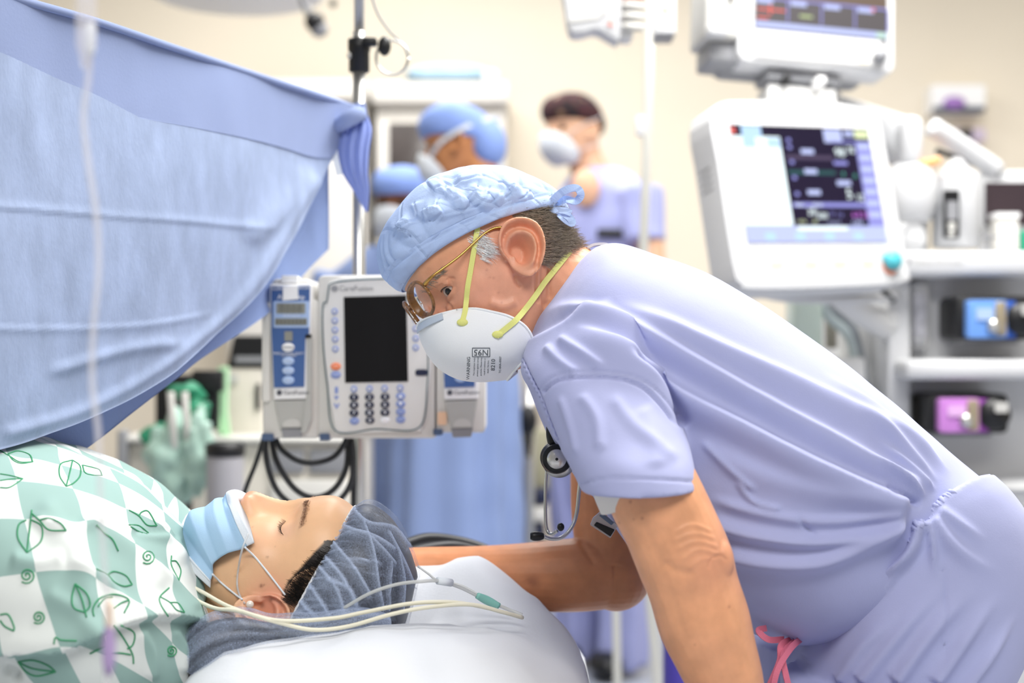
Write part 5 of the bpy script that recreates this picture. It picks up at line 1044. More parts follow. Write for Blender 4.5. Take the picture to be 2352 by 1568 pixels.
badge = thing('name_badge', 'black clip badge in clear holder hanging from the scrub pocket beside the upper arm', 'badge', P(1385, 1205, 1.56))
bp_ = [(1356, 1206), (1362, 1190), (1380, 1174), (1420, 1206), (1402, 1236)]
slab('holder', bp_, 1.55, 1.55, 1.556, mat('clear_badge_holder', '#c9c9c9', .1, alpha=.6), badge, .001); slab('card', [(1364, 1206), (1370, 1198), (1412, 1216), (1402, 1232)], 1.55, 1.5485, 1.552, m_black, badge, .0008); slab('clip', [(1376, 1184), (1384, 1178), (1410, 1200), (1404, 1206)], 1.55, 1.5488, 1.552, mat('slate_clip', '#5b6b80', .3), badge, .0006)

# ------------------------------------------------------------------ anaesthesia machine
MD = 3.0
m_mwh = mat('machine_white', '#cfd0d2', .45, var=.01, vscale=3); m_mgr = mat('machine_grey', '#d9d9d8', .5, var=.02, vscale=4)
X0 = lambda u, d: P(u, 0, d)[0]; Z0 = lambda v, d: P(0, v, d)[2]
mach = thing('anaesthesia_machine', 'white anaesthesia machine with shelf, drawers and vaporizers behind the doctor', 'medical machine', (X0(2300, 3.1), 3.2, 0))
def bx(name, u0, v0, u1, v1, d, dep, m, par, bev=.006): return slab(name, [(u0, v0), (u1, v0), (u1, v1), (u0, v1)], d, d, d + dep, m, par, bev, True)
bx('back_panel', 2090, 630, 2620, 1120, 3.12, .30, m_mwh, mach)
bx('worktop', 2048, 576, 2640, 634, MD, .42, m_mwh, mach, .012)
bx('left_column', 2040, 636, 2092, 1640, 3.06, .34, m_mwh, mach)
bx('lower_shelf', 2082, 826, 2640, 872, 2.96, .40, m_mwh, mach, .012)
bx('inner_back', 2100, 872, 2620, 1110, 3.14, .1, m_mwh, mach)
for k, (a, b) in enumerate(((1105, 1168), (1176, 1300), (1308, 1440), (1448, 1600))):
    dw = bx('drawer', 2100, a, 2620, b, 3.02, .34, m_mwh, mach, .008); bx('drawer_handle', 2230, a + 12, 2500, a + 22, 3.0, .03, m_mgr, dw, .003)
bx('base_skirt', 2040, 1620, 2640, 1850, 3.04, .40, m_mgr, mach)
slab('logo', ell(2085, 600, 7, 7), MD, 2.998, 3.005, m_dgrey, mach); txt('lettering', 'Datex-Ohmeda', 2097, 601, 13, MD, 2.999, m_grey, mach, 'LEFT')
for x in (2080, 2560):
    c_ = P(x, 0, 3.2) * [1, 1, 0] + [0, 0, .06]; mesh_obj('wheel', *lathe([(.01, -.02), (.06, -.018), (.06, .018), (.01, .02)], c_, 'y', 20), m_dgrey, mach)
tw_ = bx('flow_tube', 2095, 648, 2136, 800, 3.08, .05, m_mgr, mach, .01); bx('tube_window', 2100, 672, 2130, 780, 3.072, .02, mat('flow_glass', '#b9b9c0', .15, var=.2, vscale=60), tw_, .004); bx('tube_knob', 2098, 775, 2130, 796, 3.06, .03, m_dgrey, tw_, .008)
t = np.linspace(0, 2 * np.pi, 30); mesh_obj('round_port', *tube([P(2046 + 12 * math.cos(a), 735 + 12 * math.sin(a), 3.05) for a in t], .005, 8, spline=False), m_mgr, mach)
def vaporizer(label, u0, u1, v0, v1, col, lite):
    mc = mat(label.split()[0] + '_vaporizer', col, .25, coat=.4); ml = mat(label.split()[0] + '_vaporizer_front', lite, .3, coat=.4)
    o = thing('vaporizer', label, 'vaporizer', P((u0 + u1) / 2, v1, 3.0)); w = u1 - u0; h = v1 - v0
    slab('housing', rrect(u0, v0, u1, v1, 14), 3.0, 2.99, 3.115, m_black, o, .008, True)
    slab('body', rrect(u0 + .10 * w, v0 + .10 * h, u0 + .60 * w, v1 - 3, 8), 3.0, 2.965, 3.06, ml, o, .012, True, 3)
    slab('collar', rrect(u0 + .58 * w, v0 + .12 * h, u0 + .72 * w, v1 - 3, 4), 3.0, 2.97, 3.06, mc, o, .008, True)
    slab('filler_block', rrect(u0 + .44 * w, v0 + .14 * h, u0 + .57 * w, v1 - .1 * h, 4), 3.0, 2.958, 3.0, mat('brass_block', '#b3a68e', .3, .6), o, .004, True)
    c_ = P(u0 + .505 * w, v0 + .68 * h, 2.955); mesh_obj('filler_cap', *lathe([(.001, -.008), (.012, -.006), (.014, .0), (.014, .01)], c_, 'y', 20), m_steel, o)
    c_ = P(u0 + .84 * w, v0 + .52 * h, 2.975); mesh_obj('dial', *lathe([(.002, -.02), (.030, -.018), (.036, .0), (.036, .02)], c_, 'y', 28), m_black, o)
    slab('dial_window', rrect(u0 + .76 * w, v0 + .20 * h, u0 + .92 * w, v0 + .45 * h, 3), 3.0, 2.950, 2.972, m_grey, o, .002)
    slab('front_label', rrect(u0 + .20 * w, v0 + .28 * h, u0 + .42 * w, v0 + .55 * h, 2), 3.0, 2.962, 2.968, m_lblue if 'blue' in label else mat('pink_label', '#dcb0e0', .4), o)
    slab('mount', rrect(u0 + .15 * w, v1 - 6, u0 + .85 * w, v1 + 10, 3), 3.0, 3.02, 3.12, m_dgrey, o); return o
vaporizer('blue vaporizer with black dial on the upper rail of the machine', 2194, 2372, 680, 780, '#2a58b4', '#6c9ae0')
vaporizer('purple vaporizer with black dial below the machine shelf', 2128, 2312, 904, 994, '#8a3f9c', '#c07fcb')
# things on the worktop
o = thing('bellows_housing', 'round white bellows dome standing beside the big display', 'bellows', P(2095, 560, 3.1))
c_ = P(2092, 440, 3.1); mesh_obj('dome', *lathe([(.012, .068), (.03, .064), (.048, .048), (.057, .02), (.058, -.02), (.05, -.05), (.04, -.066), (.02, -.07)], c_, n=36), m_mwh, o)
mesh_obj('neck', *lathe([(.03, -.13), (.034, -.10), (.03, -.07), (.02, -.06)], c_, n=28), m_mwh, o); mesh_obj('elbow', *tube([P(2060, 560, 3.08), P(2070, 525, 3.08), P(2100, 520, 3.08), P(2115, 560, 3.08)], .014, 12, 24), m_mwh, o)
slab('orange_cap', [(2098, 372), (2150, 362), (2152, 380), (2100, 396)], 3.1, 3.06, 3.12, mat('orange_plastic', '#f2b074', .4), o, .006)
o = thing('absorber_canister', 'white canister with a black printed strip standing on the worktop', 'canister', P(2195, 575, 3.12))
c_ = P(2197, 570, 3.12); mesh_obj('canister_body', *lathe([(.045, .0), (.052, .006), (.052, .15), (.05, .16), (.03, .172), (.012, .195), (.01, .198)], c_, n=36), m_mwh, o)
st_ = slab('strip', rrect(2168, 437, 2203, 546, 3), 3.06, 3.058, 3.068, m_black, o); slab('strip_window', rrect(2174, 462, 2198, 505, 2), 3.06, 3.055, 3.06, m_dgrey, st_); slab('strip_badge', ell(2185, 520, 9, 11), 3.06, 3.055, 3.06, m_grey, st_); slab('strip_badge', ell(2184, 538, 8, 6), 3.06, 3.055, 3.06, m_grey, st_)
o = thing('ventilator_display', 'small dark screen in white frame at the right picture edge', 'monitor', P(2330, 520, 3.15))
slab('frame', rrect(2250, 392, 2480, 530, 10), 3.15, 3.14, 3.22, m_mwh, o, .008, True); slab('screen', [(2258, 421), (2470, 421), (2470, 518), (2258, 518)], 3.15, 3.134, 3.145, mat('maroon_glass', '#3a3034', .2), o); slab('foot', rrect(2262, 528, 2300, 576, 3), 3.15, 3.14, 3.2, m_mwh, o, .004)
o = thing('supply_box', 'small white box in front of the dark screen on the worktop', 'box', P(2315, 575, 3.08)); slab('carton', rrect(2288, 492, 2340, 574, 3), 3.08, 3.08, 3.12, m_offw, o, .004); slab('flap', rrect(2286, 488, 2342, 500, 2), 3.08, 3.076, 3.124, m_white, o, .002)
tag(slab('green_bottle', [(2346, 536), (2351, 528), (2361, 528), (2366, 536), (2366, 576), (2346, 576)], 3.08, 3.08, 3.11, mat('green_plastic', '#2f9a78', .4), None, .003, True), 'green bottle cut off by the right picture edge on the worktop', 'bottle')
o = thing('small_stand', 'tiny grey T shaped stand between canister and white box', 'stand', P(2270, 575, 3.06)); slab('bar', rrect(2252, 541, 2288, 547, 2), 3.06, 3.05, 3.07, m_dgrey, o); slab('stem', rrect(2267, 546, 2273, 576, 1), 3.06, 3.055, 3.065, m_dgrey, o)

# big tilted display of the machine
def pose(tl, right, down):
    r = np.array([right[0], right[2], -right[1]]); dn_ = np.array([down[0], down[2], -down[1]]); r /= np.linalg.norm(r); up = -dn_; up -= r * (up @ r); up /= np.linalg.norm(up)
    M = np.eye(4); M[:3, 0] = r; M[:3, 1] = np.cross(up, r); M[:3, 2] = up; M[:3, 3] = (tl[0], tl[2], CZ - tl[1]); return M
Mg = pose((.4208, -.4234, 2.8), (.9104, -.0334, .4125), (.0966, .9762, -.1940)); Wl, Hl = .336, .241
disp = thing('machine_display', 'large white tilted display with dark blue monitoring screen and teal knob', 'monitor', P(1850, 640, 2.85))
def pl(name, pts, y0, y1, m, par, bev=0., smooth=False, Mx=None, seg=3):
    V_, F_ = prism(pts, y0, y1, bev, seg, Mg if Mx is None else Mx); return mesh_obj(name, V_, F_, m, par, smooth)
def rr_(x0, z0, x1, z1, r, k=5): return rrect(x0, z0, x1, z1, r, k)
cs = pl('case', crv([(-.032, .030), (.08, .052), (.25, .055), (.352, .040), (.372, .015), (.376, -.20), (.378, -.295), (.362, -.325), (.2, -.333), (.0, -.333), (-.028, -.322), (-.040, -.290), (-.040, -.1)], 60, True).tolist(), -.012, .07, m_mwh, disp, .012, True)
pl('case_back', rr_(-.01, -.30, .34, .02, .03), .06, .12, m_mgr, disp, .02, True)
me_ = lambda n, c, s=1.0: mat('screen_' + n, '#000000', .3, emit=c, estr=s)
e_nav, e_wh, e_lb, e_vi, e_lv, e_gr, e_mg, e_yl, e_gy, e_rd = me_('navy', '#1a0d33', .8), me_('white', '#eaf8fb', 1.15), me_('lightblue', '#b6d6f6'), me_('violet', '#8f8fd6'), me_('lavender', '#b9c2ee'), me_('green', '#5ab8a0'), me_('magenta', '#c46fd8'), me_('yellow', '#dfeab8'), me_('grey', '#574a66', .8), me_('red', '#f06a60')
scr = pl('screen', [(0, -Hl), (Wl, -Hl), (Wl, 0), (0, 0)], -.0135, -.008, e_nav, disp)
def el(name, x0, y0, x1, y1, m, y=-.0145, par=None): return pl(name, [(x0 * Wl, -y1 * Hl), (x1 * Wl, -y1 * Hl), (x1 * Wl, -y0 * Hl), (x0 * Wl, -y0 * Hl)], y, -.0130, m, par or scr)
el('panel', .0, .10, .335, .86, e_wh); el('panel_tab', .075, .01, .21, .11, e_lb, -.0148); el('panel_tab', .07, .11, .16, .20, e_lb, -.0150); el('panel_tab', .24, .115, .33, .195, e_lb, -.0150)
el('bottom_bar', .0, .865, 1, 1, e_lv); el('bottom_bar', .36, .87, .72, .90, e_wh, -.015); el('side_bar', .885, .12, 1, .87, e_vi)
for k in range(7): el('side_button', .895, .14 + k * .10, .985, .19 + k * .10, e_lv, -.015)
for k in range(9): el('soft_button', .02 + k * .105, .92, .09 + k * .105, .985, e_lb if k % 2 else e_lv, -.015)
el('status_box', .66, .02, .79, .135, e_lv); el('status_box', .81, .03, .88, .075, e_lv); el('status_box', .89, .02, .99, .09, e_yl); el('alarm_mark', .0, .03, .03, .08, e_rd)
for y, m_ in ((.255, e_gy), (.385, me_('teal', '#2d5a5c', .8))): el('trace', .36, y, .70, y + .035, m_)
for y in (.20, .375, .555): el('trace_caption', .475, y, .565, y + .04, e_lv, -.015)
for y in (.11, .17, .30, .435, .575): el('scale_mark', .385, y, .41, y + .03, e_vi)
el('value_divider', .70, .12, .885, .135, e_vi); el('value_divider', .70, .30, .80, .33, e_vi); el('value_divider', .70, .47, .80, .51, e_lv); el('value_divider', .355, .665, .885, .70, e_vi)
def dig(s_, x, y, h, m_):
    M = Mg @ np.array([[1, 0, 0, x * Wl], [0, 0, -1, -.0147], [0, 1, 0, -y * Hl], [0, 0, 0, 1]]); return hook_text('digit', s_, h * Hl * 1.4, M, m_, scr)
for s_, x, y, h, m_ in (('98', .755, .225, .075, e_wh), ('76', .84, .20, .06, e_wh), ('0', .755, .415, .04, e_gr), ('0', .84, .43, .04, e_gr), ('5', .775, .59, .09, e_wh), ('12', .85, .62, .06, e_wh), ('Pmax', .40, .685, .025, e_wh), ('O2 Air', .53, .685, .025, e_wh), ('20', .48, .745, .06, e_wh), ('500', .55, .78, .05, e_wh), ('12', .62, .76, .035, e_vi), ('1:2', .68, .77, .035, e_vi), ('6.0', .80, .77, .05, e_mg), ('2.0', .87, .77, .05, e_mg), ('VCV', .40, .83, .03, e_yl), ('40', .49, .83, .03, e_yl), ('5 4 3 2', .63, .84, .03, e_lv), ('OFF', .80, .84, .045, e_lv)): dig(s_, x, y, h, m_)
kn = mesh_obj('knob', *lathe([(.002, -.034), (.017, -.032), (.0195, -.026), (.0195, -.010)], (0, 0, 0), 'y', 32), mat('teal_knob', '#4fb3c0', .35, var=.1, vscale=40), disp)
kv = np.array([v.co[:] for v in kn.data.vertices]); kc = (Mg @ np.array([.335, -.02, -.283, 1]))[:3]
for v, q in zip(kn.data.vertices, kv @ Mg[:3, :3].T): v.co = q
kn.location = Vector(kc) - world_loc(disp)
pl('knob_ring', ell(.332, -.290, .018, .02, 24), -.014, -.010, m_orange, disp)
for x in (.06, .14, .21, .28): pl('key_mark', rr_(x - .014, -.290, x + .014, -.278, .004), -.0136, -.010, mat('pale_yellow_mark', '#efe2b8', .5), disp)
for k in range(14): pl('vent', [(-.0405, -.07 - k * .014), (-.037, -.07 - k * .014), (-.037, -.064 - k * .014), (-.0405, -.064 - k * .014)], .015, .055, m_dgrey, cs)
pl('logo', ell(.168, .028, .006, .006, 16), -.0135, -.01, m_grey, disp)
mesh_obj('neck', *tube([P(1900, 640, 2.98), P(1960, 700, 3.0), P(2050, 760, 3.1)], .03, 12, 20), m_mgr, disp)
mesh_obj('lower_handle', *tube([P(1740, 672, 2.90), P(1800, 684, 2.90), P(1900, 688, 2.92), P(2000, 686, 2.97), P(2060, 680, 3.05)], .009, 12, 40), m_mwh, mach)
cable('black cable sagging under the big tilted display', [(1712, 640, 2.88), (1730, 655, 2.88), (1752, 664, 2.88), (1775, 655, 2.88), (1795, 640, 2.88)], .006)
cable('dark cable running from the display down to the machine column', [(1985, 640, 2.95), (2010, 655, 2.97), (2038, 675, 3.0), (2052, 690, 3.04)], .006)
for k, (pts, c_) in enumerate((([(1900, 700, 3.1), (1950, 740, 3.1), (1975, 820, 3.1), (1985, 900, 3.1), (1990, 1000, 3.1)], '#8d9296'), ([(1880, 640, 3.1), (1900, 720, 3.1), (1955, 780, 3.1), (1970, 900, 3.1), (1972, 1000, 3.1)], '#b8c4c4'))):
    cable(('grey', 'pale green')[k] + ' breathing hose curving behind the back of the doctor', pts, .012, mat('hose_%d' % k, c_, .5), 'hose')
o = thing('soda_lime_absorber', 'pale green transparent canister under the big display', 'canister', P(1860, 830, 3.1)); bx('canister_body', 1822, 640, 1892, 840, 3.08, .10, mat('pale_green_clear', '#d3e2d6', .3), o, .012); bx('canister_base', 1815, 820, 1990, 980, 3.06, .2, m_mgr, o, .01); bx('canister_lid', 1816, 632, 1898, 652, 3.07, .12, m_mgr, o, .006)
bx('strip_support', 1902, 640, 1924, 800, 3.14, .04, mat('taupe_bar', '#a69f92', .5), mach, .003)
bx('frame_column', 1930, 640, 2040, 1640, 3.2, .2, m_mgr, mach, .01)

# upper patient monitor on its arm
Mu = pose((.50, -.80, 2.95), (.985, .055, .16), (.03, .99, -.12))
mon = thing('patient_monitor', 'white patient monitor with grey screen cut off by the top picture edge', 'monitor', P(1780, 160, 2.95))
def pu(name, u0, v0, u1, v1, m, y0, y1, bev=0., par=None, r=0):
    x0, x1, z0, z1 = (u0 - 1655) / FPX * 2.95, (u1 - 1655) / FPX * 2.95, -(v1 + 102) / FPX * 2.95, -(v0 + 102) / FPX * 2.95
    V_, F_ = prism(rrect(x0, z0, x1, z1, r) if r else [(x0, z0), (x1, z0), (x1, z1), (x0, z1)], y0, y1, bev, 3, Mu); return mesh_obj(name, V_, F_, m, par or mon, bev > 0)
pu('case', 1622, -170, 2000, 150, m_mwh, 0, .08, .012, r=.02); pu('bezel_bottom', 1660, 72, 1966, 140, m_mgr, -.006, .01, .004); pu('rear', 1600, -140, 1960, 158, m_dgrey, .07, .13, .02)
e_mg2 = me_('slate', '#6c6668', .75); e_or = me_('brown', '#7d6a5c', .8); us = pu('screen', 1660, -150, 1977, 72, e_mg2, -.008, .0)
for k in range(4): pu('cell_header', 1662 + k * 81, 2, 1700 + k * 81, 12, e_lv, -.0095, -.006, par=us); pu('cell_line', 1735 + k * 81, 0, 1738 + k * 81, 52, e_vi, -.0092, -.006, par=us)
pu('cell_row', 1660, -150, 1977, -2, e_or, -.0092, -.006, par=us); pu('cell_line', 1660, -2, 1977, 2, e_vi, -.0094, -.006, par=us)
for a in ((1664, 25, 1690, 29), (1692, 16, 1697, 38), (1700, 25, 1730, 29), (1664, 45, 1690, 49), (1938, 0, 1946, 8)): pu('alarm_text', *a, e_rd, -.0095, -.006, par=us)
pu('green_text', 1765, 32, 1795, 38, me_('lime', '#b8c890', .9), -.0095, -.006, par=us); pu('tool_bar', 1660, 56, 1977, 70, e_lv, -.0095, -.006, par=us); pu('tool_end', 1950, 58, 1974, 69, me_('mint', '#c2e2cf'), -.0099, -.006, par=us)
pu('power_mark', 1692, 116, 1712, 121, m_dgrey, -.0075, .0); pu('logo_mark', 1636, 96, 1646, 112, m_lblue, -.0015, .002); pu('button_mark', 1912, 106, 1930, 132, mat('pale_yellow_mark', '#efe2b8', .5), -.0075, .0)
kc = (Mu @ np.array([(1955 - 1655) / FPX * 2.95, -.02, -(118 + 102) / FPX * 2.95, 1]))[:3]; mesh_obj('knob', *lathe([(.001, -.014), (.012, -.012), (.014, 0), (.014, .02)], kc, 'y', 24), m_dgrey, mon)
mo = pu('module_rack', 1545, -160, 1626, 100, m_grey, .0, .12, .01); pu('rack_slot', 1598, -140, 1606, 18, m_black, -.003, .01, par=mo); pu('rack_handle', 1548, 78, 1592, 100, m_mwh, -.02, .02, .005, par=mo); pu('rack_foot', 1562, 100, 1640, 148, m_dgrey, .02, .12, .008, par=mo)
pu('bracket', 1700, 158, 1880, 178, m_dgrey, .02, .10, .004); pu('bracket_hook', 1735, 172, 1750, 188, m_black, .0, .06, .003); pu('bracket_knob', 1808, 172, 1830, 192, m_white, -.01, .03, .004)
pu('neck_plate', 1706, 186, 1872, 262, m_mgr, .03, .10, .005)
arm_ = thing('monitor_arm', 'thick white jointed arm behind the two displays', 'monitor arm', P(1910, 300, 3.1))
bx('column', 1886, 150, 1936, 300, 3.08, .10, m_mwh, arm_, .02); slab('beam', [(1890, 205), (1925, 212), (2080, 262), (2124, 276), (2120, 372), (2070, 372), (1990, 300), (1890, 290)], 3.1, 3.1, 3.18, m_mwh, arm_, .015, True)
bx('joint', 2072, 262, 2126, 384, 3.06, .12, m_mwh, arm_, .02); mesh_obj('strut', *tube([P(2140, 292, 3.1), P(2200, 330, 3.12), P(2290, 392, 3.15)], .022, 14, 20), m_mwh, arm_); bx('shadow_gap', 2024, 330, 2075, 372, 3.16, .05, m_black, arm_)  # black block standing in for the shade in the gap
mesh_obj('post', *tube([P(2100, 380, 3.15), P(2100, 576, 3.15)], .03, 16, spline=False), m_mwh, arm_); mesh_obj('dark_lever', *tube([P(2150, 345, 3.16), P(2240, 378, 3.16)], .007, 8, spline=False), m_black, arm_)

# patient module left of the monitor
o = thing('patient_module', 'white rounded sensor module with coloured plugs at the top edge', 'module', P(1380, 85, 2.9))
slab('shell', crv([(1298, -80), (1300, 20), (1310, 68), (1335, 74), (1370, 66), (1405, 84), (1425, 86), (1428, 0), (1420, -80)], 40, True).tolist(), 2.9, 2.9, 2.98, m_mwh, o, .012, True); slab('front_groove', [(1306, 45), (1370, 38), (1394, 20), (1396, 26), (1372, 44), (1308, 52)], 2.9, 2.897, 2.905, m_grey, o)
slab('socket_block', rrect(1428, -60, 1456, 84, 6), 2.9, 2.91, 2.98, m_mgr, o, .004)
for k, (v, c_) in enumerate(((-12, '#c0543a'), (12, '#d98a5a'), (36, '#8d9aa0'), (60, '#7fae8a'))): mesh_obj('plug', *tube([P(1430, v, 2.9), P(1448, v + 2, 2.895), P(1478, v + 4, 2.89)], [.007, .009, .007], 12, 10), mat('plug_%d' % k, c_, .5) if k < 1 else m_grey, o)
slab('red_mark', ell(1402, 54, 5, 7), 2.9, 2.895, 2.903, mat('red_mark', '#e88a7c', .5), o)
o = thing('gas_module', 'narrow white module with a green light beside the tall white pole', 'module', P(1528, 80, 2.95)); slab('shell', rrect(1504, -80, 1551, 78, 4), 2.95, 2.94, 3.02, m_mwh, o, .006, True); slab('under_edge', rrect(1506, 74, 1550, 84, 2), 2.95, 2.95, 3.02, m_dgrey, o); slab('green_light', ell(1527, 25, 5, 5), 2.95, 2.936, 2.943, me_('led', '#9adf6a', 1.2), o)
# tall pale pole / gas hoses from the ceiling
tag(mesh_obj('ceiling_column', *tube([P(1493, -320, 3.3), P(1491, 100, 3.3), P(1484, 400, 3.3), P(1478, 600, 3.3), P(1482, 900, 3.3), P(1488, 1300, 3.3), P(1510, 1568, 3.3), P(1516, 1822, 3.3)], .0115, 14, 60), mat('ivory_pipe', '#dfded6', .5)), 'tall ivory hose hanging from the ceiling behind the doctor', 'hose')
tag(mesh_obj('hose_clip', *box(P(1470, 290, 3.3), (.02, .03, .045), .005), m_white), 'small white clip on the tall ivory hose', 'clip')
tag(mesh_obj('floor_hose', *tube([P(1412, 1260, 3.4), P(1415, 1400, 3.4), P(1418, 1568, 3.4), P(1420, 1790, 3.4)], .010, 12, 30), mat('ivory_pipe', '#dfded6', .5)), 'short ivory hose reaching the floor beside the elbow', 'hose')
o = thing('step_canister', 'violet blue cylinder standing low behind the near forearm', 'canister', P(1552, 1700, 2.6)); c_ = P(1552, 1568, 2.7); mesh_obj('drum', *lathe([(.02, -.55 + .0), (.024, -.545), (.024, .045), (.022, .055), (.01, .058)], [c_[0], c_[1], .55], n=28), mat('violet_plastic', '#4a3fa0', .4), o); mesh_obj('drum_foot', *lathe([(.06, 0), (.06, .02), (.02, .04)], [c_[0], c_[1], 0], n=28), m_black, o)

# ------------------------------------------------------------------ back wall furniture
CD = 5.35
m_cab = mat('cabinet_white', '#d8d4cd', .55, var=.015, vscale=3); m_cglass = mat('cabinet_dark_glass', '#4a4442', .25, var=.25, vscale=8)
cab = thing('supply_cabinet', 'tall white supply cabinet with dark glass doors behind the masked staff', 'cabinet', (X0(1010, CD), CD + .15, 0))
zt = Z0(190, CD); zb = .0; xa, xb = X0(862, CD), X0(1162, CD)
mesh_obj('carcass', *box(((xa + xb) / 2, CD + .22, zt / 2), (xb - xa, .40, zt), .008), m_cab, cab); mesh_obj('crown', *box(((xa + xb) / 2, CD + .20, zt - .04), (xb - xa + .02, .46, .08), .006), m_cab, cab)
for u0, u1 in ((872, 1008), (1016, 1152)):
    x0, x1 = X0(u0, CD), X0(u1, CD); dr_ = mesh_obj('door', *box(((x0 + x1) / 2, CD + .005, zt / 2 - .06), (x1 - x0, .03, zt - .18), .004), m_cab, cab)
    for z0, z1 in ((1.50, 1.87), (1.12, 1.45), (.68, 1.07)): mesh_obj('pane', *box(((x0 + x1) / 2, CD - .012, (z0 + z1) / 2), (x1 - x0 - .07, .01, z1 - z0), .002), m_cglass, dr_)
    mesh_obj('handle', *box((x1 - .02 if u0 < 900 else x0 + .02, CD - .02, 1.1), (.012, .02, .14), .003), m_steel, dr_)
cab2 = thing('supply_cabinet', 'wide white cabinet with its top just above the drape corner', 'cabinet', (X0(700, CD), CD + .15, 0)); xa2, xb2 = X0(520, CD), X0(840, CD); zt2 = Z0(186, CD)
mesh_obj('carcass', *box(((xa2 + xb2) / 2, CD + .22, zt2 / 2), (xb2 - xa2, .40, zt2), .008), m_cab, cab2); mesh_obj('crown', *box(((xa2 + xb2) / 2, CD + .20, zt2 - .035), (xb2 - xa2 + .02, .46, .07), .006), m_cab, cab2)
for k in range(2):
    x0 = xa2 + .01 + k * (xb2 - xa2) / 2; mesh_obj('door', *box((x0 + (xb2 - xa2) / 4, CD + .005, zt2 / 2 - .05), ((xb2 - xa2) / 2 - .015, .03, zt2 - .18), .004), m_cab, cab2)
pk = thing('linen_pack', 'pale blue wrapped linen pack lying on top of the glass door cabinet', 'linen', P(1030, 190, CD)); q = P(1020, 160, CD); th = np.linspace(0, 2 * np.pi, 40, endpoint=False)
zt_ = zt + .001
def pillow_like(x0, x1, y0, y1, z0, h, n=3.0):
    R_ = []
    for k in np.linspace(-1, 1, 14):
        s_ = (1 - abs(k) ** 3) ** .4; R_.append([[(x0 + x1) / 2 + (x1 - x0) / 2 * s_ * np.sign(math.cos(a)) * abs(math.cos(a)) ** (2 / n), (y0 + y1) / 2 + (y1 - y0) / 2 * s_ * np.sign(math.sin(a)) * abs(math.sin(a)) ** (2 / n), z0 + h / 2 * (k + 1)] for a in th])
    return loft(np.array(R_))
mesh_obj('wrap', *pillow_like(X0(925, CD), X0(1130, CD), CD + .03, CD + .35, zt_, .092), mat('pale_blue_wrap', '#a2c0d4', .7, var=.06, vscale=14, bump=.3, bscale=30), pk); mesh_obj('white_end', *pillow_like(X0(1100, CD), X0(1150, CD), CD + .05, CD + .30, zt_, .07), m_white, pk)
# glove box on the wall
o = thing('glove_dispenser', 'white wall box with purple gloves and a dark lower edge', 'dispenser', P(2190, 262, 5.75)); slab('box', rrect(2132, 200, 2254, 262, 3), 5.75, 5.70, 5.80, m_white, o, .004); slab('dark_edge', rrect(2134, 250, 2252, 262, 2), 5.75, 5.69, 5.72, mat('dark_teal', '#2f3a52', .5), o); mesh_obj('glove_tuft', *ellipsoid(P(2192, 236, 5.69), (.045, .02, .026)), mat('purple_nitrile', '#9a72b8', .5), o)
o = thing('wall_phone', 'small black and lilac device on the wall below the glove box', 'device', P(2215, 320, 5.75)); slab('plate', rrect(2196, 296, 2262, 324, 3), 5.75, 5.74, 5.80, mat('lilac_plate', '#c6b8cc', .5), o, .003); slab('handset', rrect(2200, 298, 2226, 322, 4), 5.75, 5.71, 5.75, m_black, o, .006)
# surgical lamp
lamp = thing('surgical_lamp', 'surgical lamp rim and black ball handle on an arm at the top edge', 'lamp', P(620, -60, 4.4)); mesh_obj('head', *lathe([(.02, .10), (.15, .09), (.26, .04), (.27, .0), (.25, -.012), (.02, -.012)], P(545, -14, 4.4), n=48), m_white, lamp)
mesh_obj('arm', *tube([P(690, -40, 4.3), P(698, 8, 4.3), P(718, 45, 4.3)], .011, 12, 20), m_dgrey, lamp); mesh_obj('handle', *ellipsoid(P(723, 50, 4.28), (.030, .030, .030)), m_black, lamp); mesh_obj('handle_cap', *ellipsoid(P(733, 66, 4.29), (.028, .03, .026)), m_dgrey, lamp); mesh_obj('joint', *ellipsoid(P(765, 8, 4.4), (.012,) * 3), m_black, lamp); mesh_obj('hanger', *tube([P(700, -40, 4.3), P(700, -300, 4.4), P(690, -560, 4.4)], .03, 14, 12), m_white, lamp)

# ------------------------------------------------------------------ clutter behind the pump, lower left
ct = thing('equipment_cart', 'low ivory cart with grey drawers behind the patient and the pump', 'cart', P(560, 1500, 3.3) * [1, 1, 0]); CDp = 3.3
def cbx(n, u0, v0, u1, v1, m, y0=3.3, y1=3.7, bev=.008): return slab(n, [(u0, v0), (u1, v0), (u1, v1), (u0, v1)], CDp, y0, y1, m, ct, bev, True)
zc = 784 + 1.05 / CDp * FPX
m_ivory = mat('ivory_cart', '#dcd6ca', .55, var=.02, vscale=5)
cbx('cart_body', 284, 1010, 820, zc - 60, m_ivory); cbx('cart_plinth', 300, zc - 70, 800, zc - 2, m_dgrey); 
for k, (a, b, c_, d_) in enumerate(((622, 1030, 700, 1085), (712, 1030, 800, 1085), (622, 1100, 800, 1180))): cbx('drawer', a, b, c_, d_, m_dgrey if k < 2 else m_offw, 3.285, 3.32, .005)
cbx('work_surface', 276, 1000, 828, 1014, m_offw, 3.27, 3.72)
cbx('side_post', 278, 985, 300, 1160, m_dgrey, 3.26, 3.30)
mo_ = thing('suction_console', 'ivory console with dark top standing on the cart behind the drape', 'console', P(570, 1005, 3.4)); slab('console_body', rrect(522, 846, 606, 1000, 6), 3.4, 3.38, 3.60, m_ivory, mo_, .008, True); slab('console_top', [(536, 770), (640, 770), (640, 846), (520, 846)], 3.4, 3.40, 3.58, m_black, mo_, .006); slab('console_rail', rrect(545, 818, 640, 832, 3), 3.4, 3.37, 3.41, m_dgrey, mo_); slab('side_grille', rrect(592, 880, 602, 940, 3), 3.4, 3.372, 3.39, m_black, mo_); slab('badge_plate', rrect(530, 858, 552, 880, 3), 3.4, 3.374, 3.39, m_grey, mo_)
